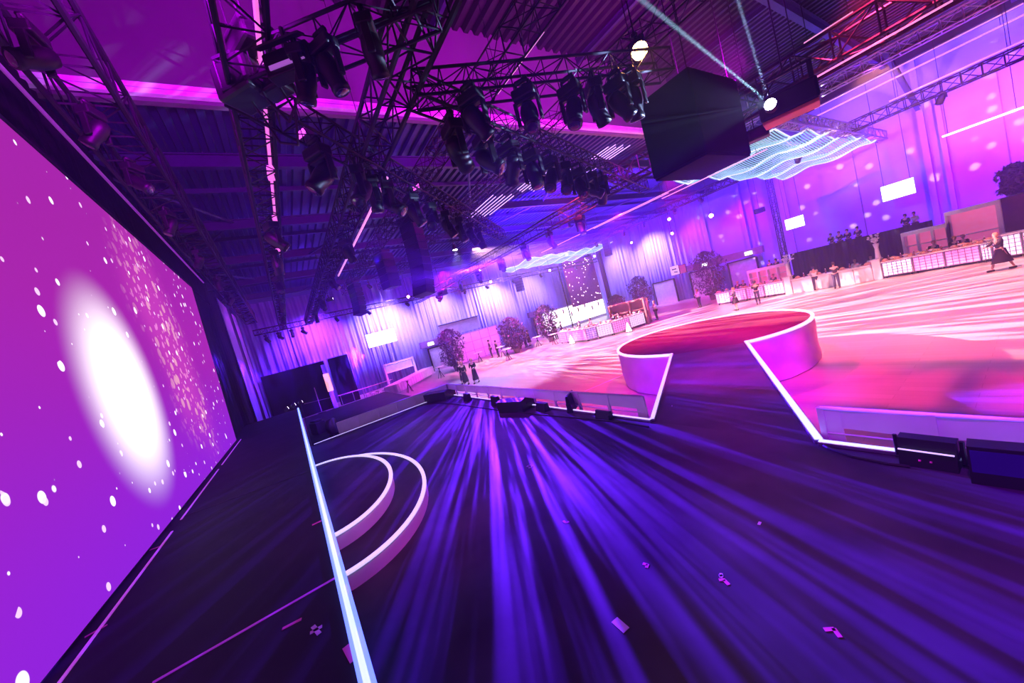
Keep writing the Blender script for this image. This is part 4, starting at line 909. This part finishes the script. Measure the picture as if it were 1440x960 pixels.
t = thing('bar_cabinet', 'second orange cabinet at the right of the round bar', 'cabinet', isl[5]+Vector((-1.2, 2.6, 0)), .7); MB().box((0, 0, 1.15), (2.6, .8, 2.3), bev=.02).build('body', ORG, t); MB().box((0, -.41, 1.6), (2.3, .03, .9)).build('front_board', PK, t)
t = thing('mast_post', 'slim dark post rising behind the round bar', 'post', at(803, 448, x=-38.8).xy.to_3d()); MB().tube((0, 0, 0), (0, 0, 9), .09, 8).build('pole', BLK, t); MB().box((0, 0, .03), (.6, .6, .06)).build('base', BLK, t)
# far white-clothed bar at the end wall
a, b_ = base(562, 556), base(612, 527)
t = thing('white_clothed_table', 'long white clothed buffet table near the end wall', 'table', a, math.atan2((b_-a).y, (b_-a).x)); L = (b_-a).length
MB().box((L/2, .6, .98), (L, 1.2, .06), bev=.02).build('tabletop', WHITE, t); b = MB(); skirtwall(b, [(0, 0), (L, 0)], .25, .98, .03, .5); skirtwall(b, [(0, 0), (0, 1.2)], .25, .98, .03, .5); skirtwall(b, [(L, 0), (L, 1.2)], .25, .98, .03, .5); b.build('cloth', BARW if False else SKIRT, t)
for x in (.2, L-.2): MB().tube((x, .3, 0), (x, .3, .95), .03).build('leg', ALU, t)
a2, b2 = base(520, 565), base(562, 553)
shelf = thing('back_shelf', 'small pale back shelf behind the white clothed buffet', 'shelf', at(562, 515, x=-40).xy.to_3d(), 1.57); MB().box((0, 0, 2.4), (3.2, .3, .2)).box((-1.6, 0, 1.25), (.2, .3, 2.5)).box((1.6, 0, 1.25), (.2, .3, 2.5)).box((0, 0, 1.5), (3, .3, .08)).build('frame', WHITE, shelf); MB().box((0, .1, 1.9), (2.9, .05, .7)).build('lit_back', BARV, shelf)
v = thing('flower_vase', 'white flower vase above the small pale back shelf', 'vase', shelf.location+Vector((.0, -.4, 2.5))); MB().lathe([(.14, 0), (.1, .3), (.08, .8), (.14, 1.0)], 12).build('vase', WHITE, v)
# food and bottles on the bars
TR = mat('copper_tray', (.7, .4, .3), .4, .3)
def clutter(a, b_, n, z, labels, seed, depth=.5):
    rr = random.Random(seed); a, b_ = Vector(a), Vector(b_); d = (b_-a).normalized(); nn = Vector((-d.y, d.x, 0))
    for i in range(n):
        p = a.lerp(b_, (i+.5)/n) + nn*rr.uniform(.15, depth); p.z = z; kind = i % 3
        t = thing(('food_tray', 'bottle', 'serving_bowl')[kind], ORD[i//3] + ' ' + labels[kind], ('tray', 'bottle', 'bowl')[kind], p, rr.uniform(0, 3), group=labels[3]+(' trays', ' bottles', ' bowls')[kind])
        if kind == 0: MB().box((0, 0, .02), (.5, .34, .04), bev=.01).build('tray', TR, t); MB().lathe([(.2, .04), (.19, .1), (.1, .17), (.02, .18)], 10, sy=.7).build('food', FOOD, t)
        elif kind == 1: MB().lathe([(.045, 0), (.045, .2), (.018, .26), (.018, .33)], 10).build('glass', mat('b_glass', (.3, .12, .08), .15), t) if False else MB().lathe([(.045, 0), (.045, .2), (.018, .26)], 10).build('body', ORG, t); MB().lathe([(.019, .26), (.019, .34)], 8).build('cap', WHITE, t)
        else: MB().lathe([(.06, 0), (.16, .12), (.2, .16), (.17, .15), (.05, .04)], 12).build('bowl', WHITE, t); MB().lathe([(.15, .13), (.1, .2), (.02, .23)], 10).build('food', FOOD, t)
clutter((bx(1245), Yb, 0), (bx(1330), Yb, 0), 14, 1.11, ('copper tray of food on the right bar', 'short bottle standing on the right bar', 'white bowl of food on the right bar', 'right bar'), 3)
clutter((bx(1343), Yb, 0), (bx(1398), Yb, 0), 9, 1.11, ('copper tray of food near the long coat walker', 'short bottle near the long coat walker', 'white bowl near the long coat walker', 'right bar end'), 13)
clutter((bx(1010), Yb, 0), (bx(1104), Yb, 0), 14, 1.11, ('copper tray of food on the middle bar', 'short bottle standing on the middle bar', 'white bowl of food on the middle bar', 'middle bar'), 4)
clutter((bx(1118), Yb, 0), (bx(1228), Yb, 0), 10, 1.06, ('tray of gear on the plain white counters', 'bottle on the plain white counters', 'bowl on the plain white counters', 'plain counters'), 6)
for i, (a, b_) in enumerate(zip(isl, isl[1:])):
    nm = ('left end counter', 'left pink counter', 'counter left of the corner', 'corner counter', 'counter right of the corner', 'right end counter')[i]
    clutter(a, b_, 4 if i else 2, 1.21, ('tray of food on the %s of the round bar' % nm, 'bottle on the %s of the round bar' % nm, 'bowl on the %s of the round bar' % nm, 'round bar '+nm), 20+i)
# ------------------------------------------------------------------ high tables
def high_table(p, label, r=.42):
    t = thing('high_table', label, 'table', p, random.uniform(0, 1.5)); MB().lathe([(r, 1.06), (r+.01, 1.085), (r, 1.11)], 20).build('tabletop', WHITE, t)
    for k in range(4):
        q = k*1.5708+.4; MB().tube((.3*math.cos(q), .3*math.sin(q), 0), (-.1*math.cos(q), -.1*math.sin(q), 1.06), .025).build('leg', BLK, t)
    return t
for (px, py), lb in (((577, 551), 'high table with crossed legs nearest the stage corner'), ((621, 531), 'high table beside the first door'), ((676, 509), 'small high table before the grid partition'), ((708, 501), 'high table beside the two people in black'), ((758, 487), 'high table with glasses in front of the second door'), ((781, 484), 'high table left of the round bar'), ((716, 506), 'high table before the second shrub')):
    high_table(base(px, py), lb, .5)
for i, (a, b_, lb) in enumerate((((511, 563), (556, 548), 'long narrow high table with bar stools near the end wall'), ((480, 572), (520, 560), 'second long high table near the black backdrops'))):
    a, b_ = base(*a), base(*b_); d = b_-a; L = d.length; t = thing('long_high_table', lb, 'table', a, math.atan2(d.y, d.x)); MB().box((L/2, 0, 1.08), (L, .5, .05), bev=.01).build('tabletop', mat('rosy_tabletop', (.8, .5, .6), .5), t)
    for x in (.2, L/2, L-.2): MB().tube((x, 0, 0), (x, 0, 1.06), .03).build('leg', ALU, t)
st = thing('bar_stool', 'pale bar stool at the long high table', 'stool', base(519, 566), 0, 'bar stools at the long high table'); MB().lathe([(.18, .74), (.2, .77), (.18, .8)], 12).build('seat', WHITE, st)
for k in range(4): q = k*1.57; MB().tube((.2*math.cos(q), .2*math.sin(q), 0), (.12*math.cos(q), .12*math.sin(q), .75), .02).build('leg', ALU, st)
tr = family(st)
st['label'] = 'pale bar stool at the long high table, leftmost'
for i, (px, py) in enumerate(((527, 564), (535, 561), (544, 559), (553, 556), (561, 553))): dup(st, base(px, py), 0, tree=tr, label='pale bar stool at the long high table, %s from the left' % ORD[i+1])
# ------------------------------------------------------------------ potted shrubs
def shrub(p, h, w_, label, seed):
    rr = random.Random(seed); t = thing('potted_shrub', label, 'plant', p); MB().lathe([(.28, 0), (.36, .5), (.38, .55), (.33, .52)], 14).build('pot', POT, t)
    b = MB(); b.tube((0, 0, .4), (.03, .02, h*.55), .05)
    for i in range(7): q = rr.uniform(0, 6.28); b.tube((0, 0, h*.3), (w_*.35*math.cos(q), w_*.35*math.sin(q), h*rr.uniform(.55, .85)), .02, 5)
    b.build('stem', LEAF, t); f = MB()
    for i in range(2200):
        u_ = rr.uniform(-1, 1); q = rr.uniform(0, 6.28); k = (1-u_**4)**.6*(.78+.18*math.sin(3*q+4*u_+seed)+.12*math.sin(8*q-5*u_))*rr.uniform(.05, 1.1)**.4
        c = Vector((w_/2*k*math.cos(q), w_/2*k*math.sin(q), .5+(h-.5)*(.5+.5*u_)))
        R = Matrix.Rotation(rr.uniform(0, 6.28), 3, 'Z')@Matrix.Rotation(rr.uniform(-1.2, 1.2), 3, 'X'); s_ = rr.uniform(.09, .2)
        f.add([c+R@Vector(v) for v in ((0, -s_, 0), (s_*.45, 0, .02), (0, s_, 0), (-s_*.45, 0, .02))], [(0, 1, 2, 3)])
    f.build('foliage', LEAF, t)
for px, py, h, w_, lb in ((644, 521, 4.4, 3.0, 'tall dark shrub right of the first door'), (728, 496, 3.9, 3.2, 'round dark shrub right of the grid partition'), (776, 480, 4.2, 3.0, 'dark shrub left of the lit bottle wall'), (872, 447, 3.0, 2.4, 'dark shrub behind the right end of the round bar'), (906, 437, 4.6, 3.0, 'tall dark shrub left of the wide side wall door'), (1004, 421, 5.2, 3.6, 'tallest dark shrub left of the middle bar')):
    p = base(px, py)
    if p.y > 43.2: p *= 43.2/p.y; p.z = 0
    if p.x < -40: p *= 40/-p.x; p.z = 0
    shrub(p, h, w_, lb, px)
b_ = shrub(Vector((bx(1428)+.3, 36.5, 2.7)), 2.2, 1.6, 'small tree growing in the plum planter box', 77)
# ------------------------------------------------------------------ people
def skin_mesh(name, J, m, parent, sub=1):
    """J: list of (name, parent name, xyz, radius)"""
    ix = {j[0]: i for i, j in enumerate(J)}; me = bpy.data.meshes.new(name)
    me.from_pydata([j[2] for j in J], [(ix[j[1]], ix[j[0]]) for j in J if j[1]], []); o = bpy.data.objects.new(name, me); COL.objects.link(o); o.parent = parent
    md = o.modifiers.new('skin', 'SKIN'); md.use_smooth_shade = True
    for i, j in enumerate(J):
        r = j[3]; me.skin_vertices[0].data[i].radius = r if isinstance(r, tuple) else (r, r)
    me.skin_vertices[0].data[0].use_root = True
    sb = o.modifiers.new('sub', 'SUBSURF'); sb.levels = sb.render_levels = sub; me.materials.append(m); return o
def person(p, rz, label, top=CLK, bottom=CLK, hair=HAIRD, stride=0., arms='down', dress=0., h=1.75, lean=0., group=None, longhair=False):
    t = thing('person', label, 'person', p, rz, group); k = h/1.75; s = stride
    def V(x, y, z): return (x*k, (y+lean*max(0, z-.9))*k, z*k)
    A = {'down': ((.21, .0, 1.15), (.23, .06, .92)), 'hold': ((.22, .04, 1.17), (.12, .30, 1.12)), 'fwd': ((.2, .16, 1.22), (.13, .38, 1.16)), 'cross': ((.23, .1, 1.17), (-.02, .24, 1.2)), 'up': ((.24, .12, 1.3), (.1, .2, 1.5))}[arms]
    J = [('pel', None, V(0, 0, .95), (.13*k, .10*k)), ('wai', 'pel', V(0, 0, 1.12), (.115*k, .085*k)), ('che', 'wai', V(0, 0, 1.32), (.15*k, .10*k)), ('nek', 'che', V(0, .0, 1.47), .05*k), ('hd0', 'nek', V(0, .02, 1.56), .065*k), ('hd1', 'hd0', V(0, .015, 1.64), .082*k), ('hd2', 'hd1', V(0, .01, 1.72), .05*k), ('nose', 'hd1', V(0, .11, 1.62), .012*k)]
    for sd, n in ((-1, 'l'), (1, 'r')):
        f = s*sd; e, w_ = A
        J += [('sh'+n, 'che', V(sd*.17, 0, 1.40), .055*k), ('el'+n, 'sh'+n, V(sd*e[0]+0, e[1]-f*.3*(arms == 'down'), e[2]), .036*k), ('wr'+n, 'el'+n, V(sd*w_[0], w_[1]-f*.5*(arms == 'down'), w_[2]), .025*k)]
        wv = Vector(J[-1][2]); fd = (wv-Vector(J[-2][2])).normalized(); sdv = Vector((0, 1, 0)) if abs(fd.z) > .7 else Vector((1, 0, 0))
        J.append(('pa'+n, 'wr'+n, tuple(wv+fd*.07*k), (.036*k, .018*k)))
        for q, l_ in ((-.03, .085), (-.01, .1), (.01, .095), (.03, .075)):
            J.append(('f%s%s' % (n, q), 'pa'+n, tuple(wv+fd*(.07+l_)*k+sdv*q*k*1.1), .009*k))
        J.append(('th'+n, 'wr'+n, tuple(wv+fd*.07*k+sdv*.06*k), .011*k))
        J += [('hi'+n, 'pel', V(sd*.09, 0, .9), .085*k), ('kn'+n, 'hi'+n, V(sd*.10, f*.55+.03, .5), .058*k), ('an'+n, 'kn'+n, V(sd*.11, f*1.0-.02*abs(s), .09), .038*k), ('to'+n, 'an'+n, V(sd*.12, f*1.0+.15, .035), .035*k)]
    D = {j[0]: j for j in J}; skin_mesh('body', J, SKIN, t)
    hc = Vector(D['hd1'][2]); MB().lathe([(.05, .115), (.09, .09), (.105, .03), (.10, -.04), (.07, -.1 if not longhair else -.24)], 12, hc+Vector((0, -.03, .015)), sx=.95*k, sy=1.0*k).build('hair', hair, t)
    g = lambda n, dr, **o: (n, o.get('p', D[n][1]), D[n][2], (tuple(x+dr for x in D[n][3]) if isinstance(D[n][3], tuple) else D[n][3]+dr))
    S = [g('pel', .02), g('wai', .02), g('che', .022), ('shl', 'che', D['shl'][2], D['shl'][3]+.02), ('shr', 'che', D['shr'][2], D['shr'][3]+.02), g('ell', .02), g('elr', .02), ('wl', 'ell', tuple(Vector(D['ell'][2]).lerp(Vector(D['wrl'][2]), .8)), .04), ('wr', 'elr', tuple(Vector(D['elr'][2]).lerp(Vector(D['wrr'][2]), .8)), .04)]
    skin_mesh('shirt', S, top, t)
    if dress:
        z1 = 1.0; pr = []
        for i in range(7): q = i/6; pr.append(((.16+.09*q)*k, (z1-(z1-dress)*q)*k))
        b = MB(); vs = []; n = 20
        for j_, (r, z) in enumerate(pr):
            for i in range(n):
                a_ = i*6.283/n; rr_ = r*(1+.06*math.sin(5*a_)*j_/6); vs.append((rr_*math.cos(a_)*.85, rr_*math.sin(a_)*(1+abs(s)*1.6*j_/6)+lean*0, z))
        b.add(vs, [(j_*n+i, j_*n+(i+1) % n, (j_+1)*n+(i+1) % n, (j_+1)*n+i) for j_ in range(6) for i in range(n)], True); b.build('skirt', bottom, t)
    else:
        T = [g('pel', .022)]
        for n in 'lr': T += [('hi'+n, 'pel', D['hi'+n][2], D['hi'+n][3]+.018), ('kn'+n, 'hi'+n, D['kn'+n][2], D['kn'+n][3]+.02), ('an'+n, 'kn'+n, D['an'+n][2], D['an'+n][3]+.022)]
        skin_mesh('trousers', T, bottom, t)
    sh = MB()
    for n in 'lr': q = Vector(D['an'+n][2]); sh.box(q+Vector((0, .06, -.045)), (.095, .27, .085), bev=.03)
    sh.build('shoes', CLK, t); return t
person(base(657, 541), -2.3, 'person in a long dark dress walking, left of the pair on the pink floor', hair=HAIRB, dress=.25, stride=.14, h=1.8, longhair=True)
person(base(653, 539), -2.2, 'fair haired person half hidden behind the left walker', hair=HAIRB, dress=.3, stride=.1, h=1.75)
person(base(671, 538), -2.3, 'person in a long dark dress walking, right of the pair on the pink floor', hair=HAIRB, dress=.25, stride=.22, h=1.85, arms='hold')
person(base(693, 503), 2.5, 'taller person in black standing before the grid partition', h=2.1)
person(base(702, 502), 2.2, 'shorter person in black beside the grid partition', h=1.9)
person(base(733, 490), 2.2, 'person in dark clothes left of the second door', h=1.85); person(base(741, 488), 1.9, 'person with a pale face in front of the second door', h=2.1, arms='up')
person(base(746, 486), 2.0, 'person in dark clothes right in front of the second door', h=1.9, dress=.4)
person(base(784, 477), 1.5, 'person in dark clothes at the left of the round bar', h=1.9); person(base(793, 474), 2.4, 'person leaning by the left end of the round bar', h=1.9, arms='fwd')
for i, (px, off, lb) in enumerate(((799, 2.2, 'bartender with dark hair at the left of the round bar'), (812, 2.6, 'bartender in a pale top in the round bar'), (848, 2.4, 'bartender beside the orange cabinet'), (859, 2.0, 'bartender behind the corner of the round bar'))):
    a = isl[1].lerp(isl[4], (px-797)/66); person(a+Vector((-.4, off, 0)), 3.0, lb, top=(CLK, CLW, CLK, CLK)[i], h=1.75, arms='fwd')
person(isl[6]+Vector((-.1, 1.9, 0)), 2.6, 'person in a white shirt at the right end of the round bar', top=CLW, h=1.85, hair=HAIRB, arms='cross')
person(base(985, 432), 2.9, 'person in a white shirt and dark trousers by the side wall door', top=CLW, h=1.8, arms='cross', hair=HAIRB)
person(base(1037, 436), 2.4, 'woman in a short dark dress before the middle bar', dress=.55, h=1.75, hair=HAIRB, arms='hold')
person(base(1067, 427), .5, 'man in a black shirt standing with spread legs at the middle bar', bottom=JEAN, stride=.18, h=1.8, arms='fwd')
person(base(1149, 407), .25, 'person in a white shirt and jeans at the plain white counter', top=CLW, bottom=JEAN, h=1.75, arms='fwd', stride=.1)
person(base(1178, 405), .2, 'person in a black shirt at the plain white counter', bottom=JEAN, h=1.85, arms='fwd', stride=.05)
person(base(1411, 379), 2.3, 'person in a long dark coat striding in front of the right bar', dress=.35, stride=.3, h=1.85, lean=.12, arms='fwd', hair=HAIRB)
for px, lb, tp in ((1032, 'barkeeper with a ginger head behind the middle bar', CLK), (1040, 'barkeeper in black behind the middle bar', CLK), (1083, 'barkeeper near the shelf of the middle bar', CLK), (1313, 'barkeeper bending over behind the right bar', CLK), (1343, 'left one of two barkeepers under the open shelf', CLK), (1356, 'right one of two barkeepers under the open shelf', CLK), (1195, 'seated technician behind the plain white counter', CLW), (1218, 'technician working at the end of the plain white counter', CLW)):
    x = bx(px); person((x, Yb+1.35 if px > 1240 or px < 1100 else Yb+2, 0), 3.1, lb, top=tp, h=1.7 if px not in (1195, 1218) else 1.45, arms='fwd', hair=HAIRB)
for px, py, lb, tp in ((1080, 368, 'left dark figure standing high behind the middle bar', CLK), (1090, 370, 'right dark figure standing high behind the middle bar', CLK)):
    p = at(px, py, y=36.4); person((p.x, 36.6, 1.1), 3., lb, h=1.7)
t = thing('platform', 'small dark platform behind the middle bar shelf', 'stage', (at(1085, 368, y=36.4).x, 36.7, 0)); MB().box((0, 0, .55), (2.4, 1.0, 1.1), bev=.02).build('deck', BLKM, t)
for i, (px, tp) in enumerate(((1172, CLK), (1184, CLK), (1196, CLK), (1211, CLK), (1281, CLK), (1294, CLW))):
    p = at(px, 352, y=38.4); person((p.x, 38.4, 2.0), 3., 'dark figure on the black riser, %s' % ('leftmost', 'second from left', 'third from left', 'fourth from left with a white collar', 'just left of the one in white', 'in a white shirt near the right shelf')[i], top=tp, h=1.7, arms='hold')
MB_ = None
